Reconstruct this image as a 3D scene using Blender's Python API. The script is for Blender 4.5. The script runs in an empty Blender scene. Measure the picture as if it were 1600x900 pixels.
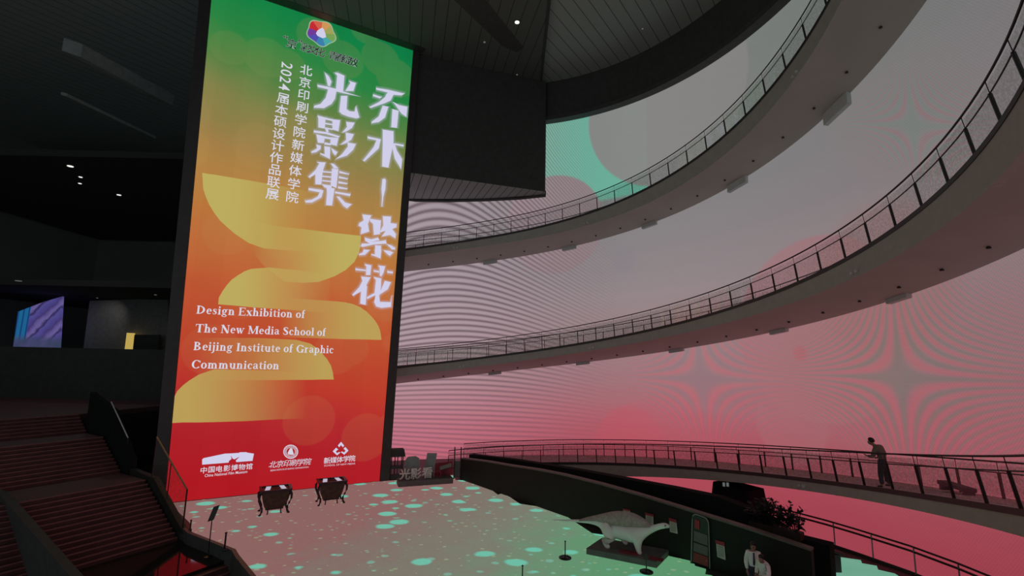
import bpy, bmesh, math, random
from mathutils import Vector, Matrix
random.seed(7)
SC = bpy.context.scene
COL = SC.collection

# ------------------------------------------------------------------ camera
FPX, PITCH, ROLL, CAMZ = 746.343, 0.14858, 0.021952, 8.0
cp, sp, cr, sr = math.cos(PITCH), math.sin(PITCH), math.cos(ROLL), math.sin(ROLL)
cam = bpy.data.cameras.new('camera'); camo = bpy.data.objects.new('camera', cam); COL.objects.link(camo)
_R0 = Vector((1, 0, 0)); _U0 = Vector((0, -sp, cp)); _F = Vector((0, cp, sp))
_R = _R0 * cr + _U0 * sr; _U = -_R0 * sr + _U0 * cr
M_ = Matrix((_R, _U, -_F)).transposed().to_4x4(); M_.translation = Vector((0, 0, CAMZ))
camo.matrix_world = M_
cam.sensor_width = 36; cam.lens = FPX / 1600 * 36; cam.clip_end = 300; cam.clip_start = 0.05
SC.camera = camo

# ------------------------------------------------------------------ world, exposure
w = bpy.data.worlds.new('world'); SC.world = w; w.use_nodes = True
w.node_tree.nodes['Background'].inputs[0].default_value = (0.30, 0.33, 0.33, 1)
w.node_tree.nodes['Background'].inputs[1].default_value = 0.85
SC.view_settings.view_transform = 'Standard'; SC.view_settings.look = 'None'
SC.view_settings.exposure = 0.0; SC.view_settings.gamma = 1.0
SC.view_settings.use_curve_mapping = False

# ------------------------------------------------------------------ geometry of the hall
CX, CY, RI, RW, RC = -1.926, 19.683, 16.07, 19.17, 16.49
EC = 1.09027
def ell(R, th, z=0.0):
    return Vector((CX + R * math.cos(th), CY + R * EC * math.sin(th), z))
def ray(U, V):
    U -= 800; V -= 450
    u = U * cr + V * sr; v = -U * sr + V * cr
    a = u / FPX; c = -v / FPX
    return Vector((a, cp - c * sp, sp + c * cp))
def onz(U, V, z):
    d = ray(U, V); return Vector((0, 0, CAMZ)) + d * ((z - CAMZ) / d.z)
def onpl(U, V, P0, n):
    d = ray(U, V); o = Vector((0, 0, CAMZ)); return o + d * ((P0 - o).dot(n) / d.dot(n))
def aty(U, V, y):
    d = ray(U, V); return Vector((0, 0, CAMZ)) + d * (y / d.y)
def onell(U, V, R):
    d = ray(U, V); s = 1 / EC
    A = d.x**2 + (d.y * s)**2; B = -(d.x * CX + d.y * CY * s * s); C = CX * CX + (CY * s)**2 - R * R
    k = (-B + math.sqrt(max(B * B - A * C, 0))) / A
    P = Vector((0, 0, CAMZ)) + d * k
    return P, math.atan2((P.y - CY) * s, P.x - CX)
def poly(c, t):
    r = 0
    for k in c: r = r * t + k
    return r
rad = math.radians
def lin(c):
    return tuple((x / 255 / 12.92) if x / 255 <= .04045 else ((x / 255 + .055) / 1.055) ** 2.4 for x in c)

# ------------------------------------------------------------------ materials
class NB:
    def __init__(s, name):
        s.m = bpy.data.materials.new(name); s.m.use_nodes = True
        s.t = s.m.node_tree; s.t.nodes.clear(); s.o = s.n('ShaderNodeOutputMaterial')
    def n(s, t, **k):
        q = s.t.nodes.new(t)
        for a, b in k.items(): setattr(q, a, b)
        return q
    def put(s, sock, v):
        if hasattr(v, 'is_linked') or hasattr(v, 'links'): s.t.links.new(v, sock)
        elif v is not None:
            if isinstance(v, (tuple, list)) and len(v) == 3 and len(sock.default_value) == 4: v = (*v, 1)
            sock.default_value = v
    def ma(s, op, a, b=None, c=None, clamp=False):
        q = s.n('ShaderNodeMath', operation=op, use_clamp=clamp)
        s.put(q.inputs[0], a); s.put(q.inputs[1], b)
        if c is not None: s.put(q.inputs[2], c)
        return q.outputs[0]
    def mix(s, f, a, b, mode='MIX'):
        q = s.n('ShaderNodeMix', data_type='RGBA', blend_type=mode, clamp_factor=True)
        s.put(q.inputs[0], f); s.put(q.inputs[6], a); s.put(q.inputs[7], b)
        return q.outputs[2]
    def ramp(s, f, stops, interp='LINEAR'):
        q = s.n('ShaderNodeValToRGB'); r = q.color_ramp; r.interpolation = interp
        while len(r.elements) < len(stops): r.elements.new(.5)
        for e, (p, c) in zip(r.elements, stops): e.position = p; e.color = (*c, 1)
        s.put(q.inputs[0], f); return q.outputs[0]
    def step(s, x, a, b):
        q = s.n('ShaderNodeMapRange', interpolation_type='SMOOTHSTEP')
        s.put(q.inputs[0], x); q.inputs[1].default_value = a; q.inputs[2].default_value = b
        return q.outputs[0]
    def out(s, sh): s.t.links.new(sh, s.o.inputs[0]); return s.m
    def emit(s, col, st=1.0):
        q = s.n('ShaderNodeEmission'); s.put(q.inputs[0], col); s.put(q.inputs[1], st); return q.outputs[0]
    def noise(s, vec, scale, detail=2, rough=.5):
        q = s.n('ShaderNodeTexNoise'); s.put(q.inputs['Vector'], vec)
        q.inputs['Scale'].default_value = scale; q.inputs['Detail'].default_value = detail
        q.inputs['Roughness'].default_value = rough; return q.outputs[0]
    def pbsdf(s, col, rough=.6, metal=0.0, spec=.5):
        q = s.n('ShaderNodeBsdfPrincipled'); s.put(q.inputs['Base Color'], col); s.put(q.inputs['Roughness'], rough)
        q.inputs['Metallic'].default_value = metal; q.inputs['Specular IOR Level'].default_value = spec
        return q
def surf(name, col, rough=.6, metal=0.0, var=.12, scale=3.0, spec=.5):
    b = NB(name); tc = b.n('ShaderNodeTexCoord')
    nz = b.noise(tc.outputs['Object'], scale, 4)
    f = b.step(nz, .3, .7)
    c = b.mix(f, tuple(x * (1 - var) for x in col), tuple(min(1, x * (1 + var)) for x in col))
    p = b.pbsdf(c, rough, metal, spec)
    return b.out(p.outputs[0])
def glow(name, rgb, st=1.0, light=False):
    b = NB(name); m = b.out(b.emit(lin(rgb), st))
    if not light: m.cycles.emission_sampling = 'NONE'
    return m

M = {}
M['black'] = surf('black_paint', (.05, .05, .05), .8)
M['hallceil'] = surf('dark_hall_ceiling_paint', (.035, .035, .035), .9, var=.06, scale=.3)
M['hall'] = surf('dark_hall_paint', (.17, .17, .17), .9, var=.06, scale=.3)
M['blackgloss'] = surf('black_gloss', (.012, .012, .012), .25)
M['frame'] = surf('dark_metal_frame', (.045, .038, .040), .5)
M['darkmetal'] = surf('dark_rail_metal', (.02, .018, .018), .45, .3)
M['slab'] = surf('ramp_paint', (.36, .345, .32), .75, var=.05, scale=.6)
M['soffit'] = surf('ramp_soffit_paint', (.42, .39, .36), .8, var=.04, scale=.5)
M['deck'] = surf('ramp_carpet', (.50, .40, .40), .9)
M['fascia'] = surf('ramp_fascia_metal', (.40, .39, .36), .6, var=.05)
M['vent'] = surf('vent_box_paint', (.50, .54, .54), .7, var=.04)
M['pillar'] = surf('black_pillar', (.014, .015, .015), .9, spec=.1)
M['dot'] = surf('sprinkler_black', (.01, .01, .01), .5)
M['white'] = surf('white_paint', (.6, .6, .58), .6)
M['grey'] = surf('grey_paint', (.20, .20, .20), .6)
M['midgrey'] = surf('mid_grey_panel', (.24, .27, .27), .7)
M['lettergrey'] = surf('grey_letter', (.8, .77, .72), .6)
M['platform'] = surf('dark_platform', (.12, .11, .115), .7)
M['steps'] = surf('stair_stone', (.088, .026, .030), .6, var=.2, scale=2)
M['nosing'] = surf('stair_nosing', (.27, .09, .09), .5)
M['parapet'] = surf('stair_parapet', (.03, .028, .025), .6)
M['kerb'] = surf('kerb_stone', (.085, .09, .085), .5)
M['polished'] = surf('polished_granite', (.012, .01, .01), .06, var=.3, spec=.8)
M['groundstone'] = surf('ground_stone', (.05, .048, .048), .5)
M['bronze'] = surf('bronze_vessel', (.052, .032, .019), .5, .2, var=.35, scale=6)
M['rim'] = surf('dark_violet_rim', (.016, .009, .016), .4)
M['dino'] = surf('pale_plaster', (.80, .82, .78), .8, var=.04)
M['sail'] = surf('pinkish_grey_skin', (.40, .32, .30), .85, var=.15, scale=9)
M['wallpanel'] = surf('dark_partition', (.011, .012, .011), .65, spec=.3)
M['wallcap'] = surf('partition_cap', (.12, .10, .09), .5)
M['redmat'] = surf('red_print', (.22, .02, .03), .6)
M['redposter'] = surf('red_paper', (.32, .03, .05), .7)
M['skin'] = surf('skin', (.30, .17, .13), .6)
M['hair'] = surf('black_hair', (.008, .007, .008), .5)
M['olive'] = surf('olive_jacket', (.17, .155, .13), .9)
M['navy'] = surf('dark_trousers', (.035, .04, .06), .9)
M['shirt'] = surf('white_shirt', (.85, .82, .83), .85)
M['leaf'] = surf('dark_leaf', (.014, .017, .014), .7)
M['pot'] = surf('dark_planter', (.03, .02, .02), .6)
M['lamp'] = glow('lamp_glow', (255, 255, 250), 1.0)
M['lampdim'] = glow('lamp_dim', (95, 100, 98), 1.0)

# ------------------------------------------------------------------ building helpers
class MB:
    def __init__(s): s.v = []; s.f = []; s.a = []; s.uv = []
    def vert(s, p): s.v.append(Vector(p)); return len(s.v) - 1
    def face(s, pts): s.f.append([s.vert(p) for p in pts])
    def quadstrip(s, A, B, close=False):
        a = [s.vert(p) for p in A]; b = [s.vert(p) for p in B]
        n = len(a)
        for i in range(n if close else n - 1):
            j = (i + 1) % n; s.f.append([a[i], a[j], b[j], b[i]])
    def loft(s, rings, closed=True, caps=True):
        ids = [[s.vert(p) for p in r] for r in rings]
        n = len(rings[0])
        for k in range(len(ids) - 1):
            for i in range(n if closed else n - 1):
                j = (i + 1) % n; s.f.append([ids[k][i], ids[k][j], ids[k + 1][j], ids[k + 1][i]])
        if caps and closed: s.f.append(ids[0][::-1]); s.f.append(ids[-1])
    def box(s, c, X, Y, Z):   # centre and three half vectors
        c, X, Y, Z = map(Vector, (c, X, Y, Z))
        r0 = [c - X - Y - Z, c + X - Y - Z, c + X + Y - Z, c - X + Y - Z]
        s.loft([r0, [p + 2 * Z for p in r0]])
    def prism(s, pts, off):
        s.loft([[Vector(p) for p in pts], [Vector(p) + Vector(off) for p in pts]])
    def tube(s, path, r, n=8):
        path = [Vector(p) for p in path]
        rings = []
        for i, p in enumerate(path):
            d = (path[min(i + 1, len(path) - 1)] - path[max(i - 1, 0)]).normalized()
            up = Vector((0, 0, 1)) if abs(d.z) < .95 else Vector((1, 0, 0))
            x = d.cross(up).normalized(); y = x.cross(d).normalized()
            rr = r[i] if isinstance(r, (list, tuple)) else r
            rings.append([p + (x * math.cos(2 * math.pi * k / n) + y * math.sin(2 * math.pi * k / n)) * rr for k in range(n)])
        s.loft(rings)
    def lathe(s, c, prof, n=16):
        c = Vector(c)
        s.loft([[c + Vector((r * math.cos(2 * math.pi * k / n), r * math.sin(2 * math.pi * k / n), z)) for k in range(n)] for r, z in prof])

def build(name, mb, mat, parent=None, smooth=False, bevel=0, uv=None, attr=None):
    me = bpy.data.meshes.new(name)
    off = Vector((0, 0, 0)); q = parent
    while q is not None: off += q.location; q = q.parent
    me.from_pydata([tuple(v - off) for v in mb.v], [], mb.f)
    if uv is not None:
        L = me.uv_layers.new(name='UVMap')
        for p in me.polygons:
            for li in p.loop_indices: L.data[li].uv = uv[me.loops[li].vertex_index]
    if attr is not None:
        A = me.attributes.new('fade', 'FLOAT', 'POINT'); A.data.foreach_set('value', attr)
    if uv is None and attr is None:
        bm = bmesh.new(); bm.from_mesh(me)
        bmesh.ops.recalc_face_normals(bm, faces=bm.faces)
        if bevel: bmesh.ops.bevel(bm, geom=bm.edges[:], offset=bevel, segments=2, affect='EDGES', clamp_overlap=True)
        bm.to_mesh(me); bm.free()
    if smooth:
        for p in me.polygons: p.use_smooth = True
    me.materials.append(mat)
    o = bpy.data.objects.new(name, me); COL.objects.link(o)
    if parent is not None: o.parent = parent
    return o
def tag(o, label, cat, group=None):
    o['label'] = label; o['category'] = cat
    if group: o['group'] = group
    return o
def thing(name, label, cat, loc, group=None):
    o = bpy.data.objects.new(name, None); COL.objects.link(o); o.location = loc; o.empty_display_size = .2
    return tag(o, label, cat, group)
def struct(name, mb, mat, parent=None, **k):
    o = build(name, mb, mat, parent, **k); o['kind'] = 'structure'; return o
def frange(a, b, n): return [a + (b - a) * i / (n - 1) for i in range(n)]

# ------------------------------------------------------------------ structure: ground, ceiling, ring lip, walls
SB, SE = Vector((-18.29, 27.0, 0)), Vector((-8.32, 32.54, 0))      # foot of the tall screen
SD = (SE - SB).normalized(); SN = Vector((SD.y, -SD.x, 0))           # along it, and towards the viewer
ZCEIL, ZLIP, ZSOF = 31.0, 27.55, 21.27

mb = MB()
GB = [onz(x, y, 0) for x, y in [(1196, 822), (1250, 836.5), (1295, 850), (1340, 865), (1425, 895), (1500, 926), (1600, 972)]]
mb.prism([(-71, 76, -.36), (-3.5, 76, -.36), (-3.5, 38, -.36), (-1.75, 34.6, -.36)] + [(p.x, p.y, -.36) for p in GB[1:]] + [(GB[-1].x + .3, -7, -.36), (0, -7, -.36), (-2.6, 12.2, -.36), (-5.4, 14.7, -.36), (-8.9, 18.6, -.36), (-11.05, 21.2, -.36), (-14.3, 23.2, -.36), (-16, 24.6, -.36), (-31.5, 33.4, -.36), (-71, 55, -.36)], (0, 0, .30))
struct('floor', mb, M['groundstone'])
mb = MB(); mb.prism([(-75, -8, -4.2), (42, -8, -4.2), (42, 56, -4.2), (-75, 56, -4.2)], (0, 0, .2))
struct('floor_lower', mb, M['groundstone'])

def board_mat(name, p, q, r, ca):
    # boards whose joints run along p-q, one board wide from p to r
    d = (q - p).normalized(); n = Vector((-d.y, d.x, 0)); wdt = abs((r - p).dot(n))
    b = NB(name); tc = b.n('ShaderNodeTexCoord'); sx = b.n('ShaderNodeSeparateXYZ'); b.t.links.new(tc.outputs['Object'], sx.inputs[0])
    k = b.ma('ADD', b.ma('MULTIPLY', sx.outputs[0], n.x), b.ma('MULTIPLY', sx.outputs[1], n.y))
    g = b.ma('LESS_THAN', b.ma('FRACT', b.ma('DIVIDE', k, wdt)), .07)
    return b.out(b.pbsdf(b.mix(g, ca, tuple(x * .3 for x in ca)), .7).outputs[0])
def plank_mat():
    b = NB('ceiling_planks'); tc = b.n('ShaderNodeTexCoord'); sx = b.n('ShaderNodeSeparateXYZ')
    b.t.links.new(tc.outputs['Object'], sx.inputs[0])
    # boards run along the hall's depth; thin dark joints
    k = b.ma('ADD', b.ma('MULTIPLY', sx.outputs[0], .94), b.ma('MULTIPLY', sx.outputs[1], .34))
    fr = b.ma('FRACT', b.ma('DIVIDE', k, .62))
    g = b.ma('LESS_THAN', fr, .05)
    c = b.mix(g, (.17, .19, .185), (.02, .02, .02))
    return b.out(b.pbsdf(c, .7).outputs[0])
M['plank'] = board_mat('ceiling_planks', onz(894, 0, ZCEIL), onz(940, 60, ZCEIL), onz(918, 0, ZCEIL), (.32, .37, .36))
mb = MB()
S0 = onz(872, -60, ZCEIL); S1 = onz(842, 137, ZCEIL)
ths = [rad(a) for a in range(-60, 153, 3)]
mb.prism([(-72, -8, ZCEIL), (42, -8, ZCEIL), (42, 76, ZCEIL), (-72, 76, ZCEIL)], (0, 0, .3))
struct('ceiling', mb, M['plank'])

# lower flat ceiling panels beside the screen, with the dark slot and edge joint
mb = MB()
sd = (S1 - S0); wA = SE + Vector((0, 0, ZCEIL - .25)) + SD * 10.3
Q = [onz(880, -220, ZCEIL - .25), onz(844, 139, ZCEIL - .25), SE + SD * .3 - SN * .2 + Vector((0, 0, ZCEIL - .25)), SB - SD * 6 - SN * .2 + Vector((0, 0, ZCEIL - .25)), SB - SD * 6 + SN * 30 + Vector((0, 0, ZCEIL - .25))]
M['flatceil'] = board_mat('flat_ceiling_boards', onz(648, 0, ZCEIL), onz(647, 34, ZCEIL), onz(628, 0, ZCEIL), (.10, .11, .105))
mb.prism(Q, (0, 0, .24)); struct('trim_1', mb, M['flatceil'])
mb = MB()
e0, e1 = onz(882, -220, ZCEIL - .3), onz(844, 140, ZCEIL - .3)
dn = (e1 - e0).normalized(); dx = Vector((dn.y, -dn.x, 0)) * .09
mb.box((e0 + e1) / 2 + Vector((0, 0, .14)), (e1 - e0) / 2, dx, (0, 0, .15)); struct('trim_2', mb, M['black'])
mb = MB(); q0 = SB - SD * 3 + Vector((0, 0, ZCEIL - .27)); q1 = SE + SD * 1.3 + Vector((0, 0, ZCEIL - .27))
mb.prism([q0 + SN * .12, q1 + SN * .12, q1 + SN * .75, q0 + SN * .75], (0, 0, .015)); struct('trim_13', mb, M['frame'])
mb = MB()
zz = ZCEIL - .262
mb.prism([onz(678, -30, zz), onz(735, -30, zz), onz(818, 74, zz), onz(808, 82, zz), onz(785, 72, zz)], (0, 0, .01)); struct('trim_3', mb, M['black'])

# ring lip hanging from the ceiling
mb = MB(); lip = [rad(a) for a in frange(-60, 75.5, 110)]
mb.loft([[ell(RC, t, ZLIP + .12), ell(RC + .5, t, ZLIP + .12), ell(RC + .5, t, ZCEIL), ell(RC, t, ZCEIL)] for t in lip])
struct('trim_4', mb, M['black'])
mb = MB()
mb.loft([[ell(RC - .16, t, ZLIP), ell(RC + .5, t, ZLIP), ell(RC + .5, t, ZLIP + .34), ell(RC - .16, t, ZLIP + .34)] for t in lip])
M['lip'] = surf('ring_lip_paint', (.055, .055, .055), .6); struct('trim_5', mb, M['lip'])

# dark bulkhead in line with the screen, and its striped underside
A_ = onz(851, 300, ZSOF); N_ = SE + SD * .2 + Vector((0, 0, ZSOF)); F_ = onz(632, 311, ZSOF)
Am = onz(760, 310.5, ZSOF)
N_.z = ZSOF; plan = [SE + SD * .25 - SN * .35 + Vector((0, 0, ZSOF)), A_, onz(852, 304, ZSOF), Am, F_, onz(600, 311.5, ZSOF)]
mb = MB(); mb.prism([p + Vector((0, 0, .03)) for p in plan], (0, 0, ZCEIL - ZSOF - .3)); struct('wall_back', mb, M['black'])
def stripe_mat():
    b = NB('striped_soffit'); tc = b.n('ShaderNodeTexCoord'); sx = b.n('ShaderNodeSeparateXYZ')
    b.t.links.new(tc.outputs['Object'], sx.inputs[0])
    k = b.ma('ADD', b.ma('MULTIPLY', sx.outputs[0], .95), b.ma('MULTIPLY', sx.outputs[1], .3))
    g = b.ma('LESS_THAN', b.ma('FRACT', b.ma('DIVIDE', k, .6)), .09)
    return b.out(b.pbsdf(b.mix(g, (.34, .37, .37), (.05, .05, .05)), .7).outputs[0])
mb = MB(); mb.prism(plan, (0, 0, .03)); struct('trim_6', mb, stripe_mat())
mb = MB(); mb.loft([[p + Vector((0, -.05, -.12)), p + Vector((0, .35, -.12)), p + Vector((0, .35, .3)), p + Vector((0, -.05, .3))] for p in (onz(596, 310, ZSOF), F_, onz(700, 312, ZSOF), Am, onz(810, 308, ZSOF), onz(853, 303.5, ZSOF))]); struct('trim_7', mb, M['black'])

# far dark walls of the left hall and the shell round the rest
mb = MB(); mb.box((-55, 36, 15.5), (.2, 0, 0), (0, 40, 0), (0, 0, 15.6)); struct('wall_left', mb, M['hall'])
mb = MB(); mb.box((-15, 62, 15.5), (42, 0, 0), (0, .2, 0), (0, 0, 15.6)); struct('wall_far', mb, M['hall'])

# ------------------------------------------------------------------ curved LED wall
def wuv(U, V):
    P, t = onell(U, V, RW); return t, P.z
def led_wall_mat():
    b = NB('curved_led_display'); uvn = b.n('ShaderNodeUVMap'); sx = b.n('ShaderNodeSeparateXYZ')
    b.t.links.new(uvn.outputs[0], sx.inputs[0]); th, z = sx.outputs[0], sx.outputs[1]
    nz = b.noise(uvn.outputs[0], .55, 2)
    zz = b.ma('ADD', z, b.ma('MULTIPLY', b.ma('SUBTRACT', nz, .5), 2.5))
    # content runs along the spiral, a little higher towards the right
    zz = b.ma('ADD', zz, b.ma('MULTIPLY', b.ma('SUBTRACT', th, 1.0), 1.2))
    stops = [(-1, (166, 68, 82)), (1.5, (172, 76, 90)), (4.0, (172, 98, 108)), (6.5, (160, 116, 121)), (9.5, (154, 126, 129)),
             (13.0, (148, 134, 137)), (17, (136, 130, 132)), (22, (126, 127, 126)), (30, (120, 126, 122))]
    base = b.ramp(b.ma('DIVIDE', b.ma('ADD', zz, 2), 34), [((p + 2) / 34, lin(c)) for p, c in stops])
    def disc(U, V, r, c, al, col, soft=.12):
        t0, z0 = wuv(U, V)
        du = b.ma('MULTIPLY', b.ma('SUBTRACT', th, t0), 20.0); dv = b.ma('SUBTRACT', z, z0)
        d = b.ma('SQRT', b.ma('ADD', b.ma('MULTIPLY', du, du), b.ma('MULTIPLY', dv, dv)))
        f = b.ma('MULTIPLY', b.ma('SUBTRACT', 1.0, b.step(d, r - soft, r + soft)), al)
        return b.mix(f, col, lin(c))
    # mint field at the upper left, bounded by pale discs
    t0, _ = wuv(840, 250)
    f = b.ma('MULTIPLY', b.step(th, wuv(1012, 285)[0] - .002, wuv(1012, 285)[0] + .002), b.step(z, 21.0, 21.4))
    f = b.ma('MULTIPLY', f, b.ma('SUBTRACT', 1.0, b.step(th, 1.38, 1.40)))
    f = b.ma('MULTIPLY', f, b.ma('SUBTRACT', 1.0, b.step(z, 29.5, 30)))
    col = b.mix(b.ma('MULTIPLY', f, .9), base, lin((104, 178, 156)))
    col = disc(1038, 158, 6.7, (134, 132, 131), .93, col)
    col = disc(866, 350, 4.35, (142, 124, 128), .95, col)
    col = disc(1275, 512, 5.0, (170, 112, 117), .55, col)
    col = disc(1375, 440, 3.6, (158, 114, 114), .5, col, .8)
    col = disc(1250, 552, .4, (178, 98, 104), .6, col, .2)
    col = disc(1040, 770, 6.5, (190, 84, 98), .2, col, .25)
    col = disc(985, 690, 2.6, (196, 80, 98), .22, col, .2)
    col = disc(1235, 660, 2.2, (170, 110, 116), .4, col, .2)
    col = disc(975, 405, 1.0, (132, 126, 134), .5, col, .3)
    # camera moire painted into the display colour: saddle-shaped figures
    def star(U, V, k, rx, amp, ca, cb, col):
        t0, z0 = wuv(U, V); e = 12.0
        ta, za = wuv(U + e, V); tb, zb = wuv(U, V + e)
        a11, a21, a12, a22 = (ta - t0) / e, (za - z0) / e, (tb - t0) / e, (zb - z0) / e
        D = a11 * a22 - a12 * a21
        dt = b.ma('SUBTRACT', th, t0); dz = b.ma('SUBTRACT', z, z0)
        u = b.ma('ADD', b.ma('MULTIPLY', dt, a22 / D), b.ma('MULTIPLY', dz, -a12 / D))
        v = b.ma('ADD', b.ma('MULTIPLY', dt, -a21 / D), b.ma('MULTIPLY', dz, a11 / D))
        v = b.ma('ADD', v, b.ma('MULTIPLY', u, -.03)); u = b.ma('ADD', u, b.ma('MULTIPLY', v, -.10))
        ph = b.ma('MULTIPLY', b.ma('MULTIPLY', u, v), 6.2832 * k)
        cs = b.ma('COSINE', b.ma('SUBTRACT', b.ma('ABSOLUTE', ph), .3))
        rr = b.ma('SQRT', b.ma('ADD', b.ma('MULTIPLY', u, u), b.ma('MULTIPLY', b.ma('MULTIPLY', v, v), 1.3)))
        env = b.ma('MULTIPLY', b.ma('SUBTRACT', 1.0, b.step(rr, rx * .15, rx)), amp)
        f1 = b.ma('MULTIPLY', b.ma('MAXIMUM', cs, 0.0), env); f2 = b.ma('MULTIPLY', b.ma('MAXIMUM', b.ma('MULTIPLY', cs, -1.0), 0.0), env)
        col = b.mix(f1, col, lin(ca)); return b.mix(f2, col, lin(cb))
    col = star(1407, 590, 8.5e-4, 300, .55, (112, 122, 114), (188, 104, 111), col)
    col = star(1096, 592, 13e-4, 170, .42, (128, 118, 126), (198, 100, 112), col)
    col = star(1426, 196, 16e-4, 200, .42, (116, 136, 126), (156, 112, 114), col)
    # dark curved camera moire lines, painted over the left part
    import_px = [(x, y) for x in range(640, 931, 29) for y in (340, 440, 520, 620, 690)]
    rows = []; rhs = []
    for x, y in import_px:
        t, zv = wuv(x, y); t -= 1.6; q = zv / 10
        a = .0023 + (450 - y) * 2.0e-5 if y < 450 else .0023 * max(.15, 1 - (y - 450) * .0055)
        rows.append([1, t, q, t * t, t * q, q * q, t * t * q, t * t * t, t * q * q]); rhs.append((y - a * (x - 690) ** 2) / (11.0 if y < 560 else 10.0 + (620 - 560) * 0))
    cf = lsq(rows, rhs)
    t = b.ma('SUBTRACT', th, 1.6); q = b.ma('DIVIDE', z, 10.0)
    terms = [None, t, q, b.ma('MULTIPLY', t, t), b.ma('MULTIPLY', t, q), b.ma('MULTIPLY', q, q)]
    terms += [b.ma('MULTIPLY', terms[3], q), b.ma('MULTIPLY', terms[3], t), b.ma('MULTIPLY', terms[4], q)]
    ph = None
    for c, tm in zip(cf, terms):
        x = c if tm is None else b.ma('MULTIPLY', tm, c)
        ph = x if ph is None else b.ma('ADD', ph, x)
    lift = b.ma('MULTIPLY', b.ma('MULTIPLY', b.step(th, wuv(960, 480)[0], wuv(640, 480)[0]), .42), b.step(z, -2.0, 9.0))
    lift2 = b.ma('MULTIPLY', b.ma('MULTIPLY', b.step(th, wuv(960, 480)[0], wuv(640, 480)[0]), .5), b.step(z, 9.0, 0.0))
    col = b.mix(lift2, col, lin((212, 116, 138)))
    col = b.mix(lift, col, lin((204, 178, 190)))
    cs = b.ma('MULTIPLY_ADD', b.ma('COSINE', b.ma('MULTIPLY', ph, 6.2832)), .5, .5)
    cs = b.ma('POWER', cs, 1.8)
    env = b.step(th, wuv(1010, 480)[0], wuv(760, 480)[0])
    col = b.mix(b.ma('MULTIPLY', b.ma('MULTIPLY', cs, env), b.ma('MULTIPLY_ADD', b.step(z, 2.0, 10.0), .30, .48)), col, lin((92, 72, 82)))
    # pixel rows and panel seams
    pxl = b.ma('COSINE', b.ma('MULTIPLY', th, 6.2832 * 180)); pxv = b.ma('COSINE', b.ma('MULTIPLY', z, 6.2832 * 7))
    tex = b.ma('MULTIPLY_ADD', b.ma('MULTIPLY', pxl, pxv), .07, 1.0)
    n2 = b.noise(uvn.outputs[0], 26, 2)
    tex = b.ma('MULTIPLY', tex, b.ma('MULTIPLY_ADD', n2, .12, .94))
    dim = b.ma('MULTIPLY_ADD', b.step(th, -.5, .9), .2, .80)
    return b.out(b.emit(col, b.ma('MULTIPLY', tex, dim)))
def lsq(A, y):
    n = len(A[0]); N = [[sum(r[i] * r[j] for r in A) + (1e-9 if i == j else 0) for j in range(n)] for i in range(n)]
    g = [sum(r[i] * v for r, v in zip(A, y)) for i in range(n)]
    for i in range(n):
        p = max(range(i, n), key=lambda k: abs(N[k][i])); N[i], N[p] = N[p], N[i]; g[i], g[p] = g[p], g[i]
        for k in range(i + 1, n):
            m = N[k][i] / N[i][i]; g[k] -= m * g[i]
            for j in range(i, n): N[k][j] -= m * N[i][j]
    x = [0] * n
    for i in reversed(range(n)): x[i] = (g[i] - sum(N[i][j] * x[j] for j in range(i + 1, n))) / N[i][i]
    return x
mb = MB(); uv = []
for t in [rad(a) for a in frange(-52, 150, 203)]:
    for zv in (-4.1, ZCEIL): uv.append((t, zv)); mb.vert(ell(RW, t, zv))
for i in range(202): mb.f.append([2 * i, 2 * i + 1, 2 * i + 3, 2 * i + 2])
tag(build('curved_led_wall', mb, led_wall_mat(), uv=uv), 'huge curved pink and grey LED video wall behind the spiral ramps', 'video wall')
mb = MB()
tt = [rad(a) for a in frange(-52, 150, 100)]
mb.loft([[ell(RW + .08, t, -4.1), ell(RW + .4, t, -4.1), ell(RW + .4, t, ZCEIL), ell(RW + .08, t, ZCEIL)] for t in tt])
struct('wall_round', mb, M['black'])

# ------------------------------------------------------------------ spiral ramps
LV = {
 1: dict(fl=[-0.9417, 3.6337, -7.669, 24.4041], fa=[-1.2366, 4.7001, -8.4083, 23.3543], ou=[-0.7981, 3.0451, -6.845, 22.6933], t0=-26, t1=122),
 2: dict(fl=[0.0851, 0.0361, -3.0742, 12.5679], fa=[0.0944, -0.1474, -2.6324, 11.6187], ou=[-0.0161, 0.2778, -3.2355, 11.2649], t0=-50, t1=124),
 3: dict(fl=[0.4162, -2.7071, 3.3423], fa=[0.0066, -2.6562, 2.8241], ou=[0.0066, -2.6562, 2.45], t0=-50, t1=101),
}
def glass_mat():
    b = NB('balustrade_glass'); tc = b.n('ShaderNodeTexCoord')
    nz = b.noise(tc.outputs['Object'], 14, 3, .8)
    f = b.step(nz, .42, .60)
    tr = b.n('ShaderNodeBsdfTransparent'); b.put(tr.inputs[0], b.mix(f, (.85, .87, .86), (1, 1, 1)))
    df = b.n('ShaderNodeBsdfDiffuse'); b.put(df.inputs[0], (.35, .36, .36))
    gl = b.n('ShaderNodeBsdfGlossy'); b.put(gl.inputs[0], (.8, .8, .8)); gl.inputs['Roughness'].default_value = .05
    m1 = b.n('ShaderNodeMixShader'); m1.inputs[0].default_value = .04
    b.t.links.new(tr.outputs[0], m1.inputs[1]); b.t.links.new(df.outputs[0], m1.inputs[2])
    m2 = b.n('ShaderNodeMixShader'); m2.inputs[0].default_value = .04
    b.t.links.new(m1.outputs[0], m2.inputs[1]); b.t.links.new(gl.outputs[0], m2.inputs[2])
    return b.out(m2.outputs[0])
M['glass'] = glass_mat()
LNAME = {1: 'topmost', 2: 'middle', 3: 'lowest'}
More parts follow.
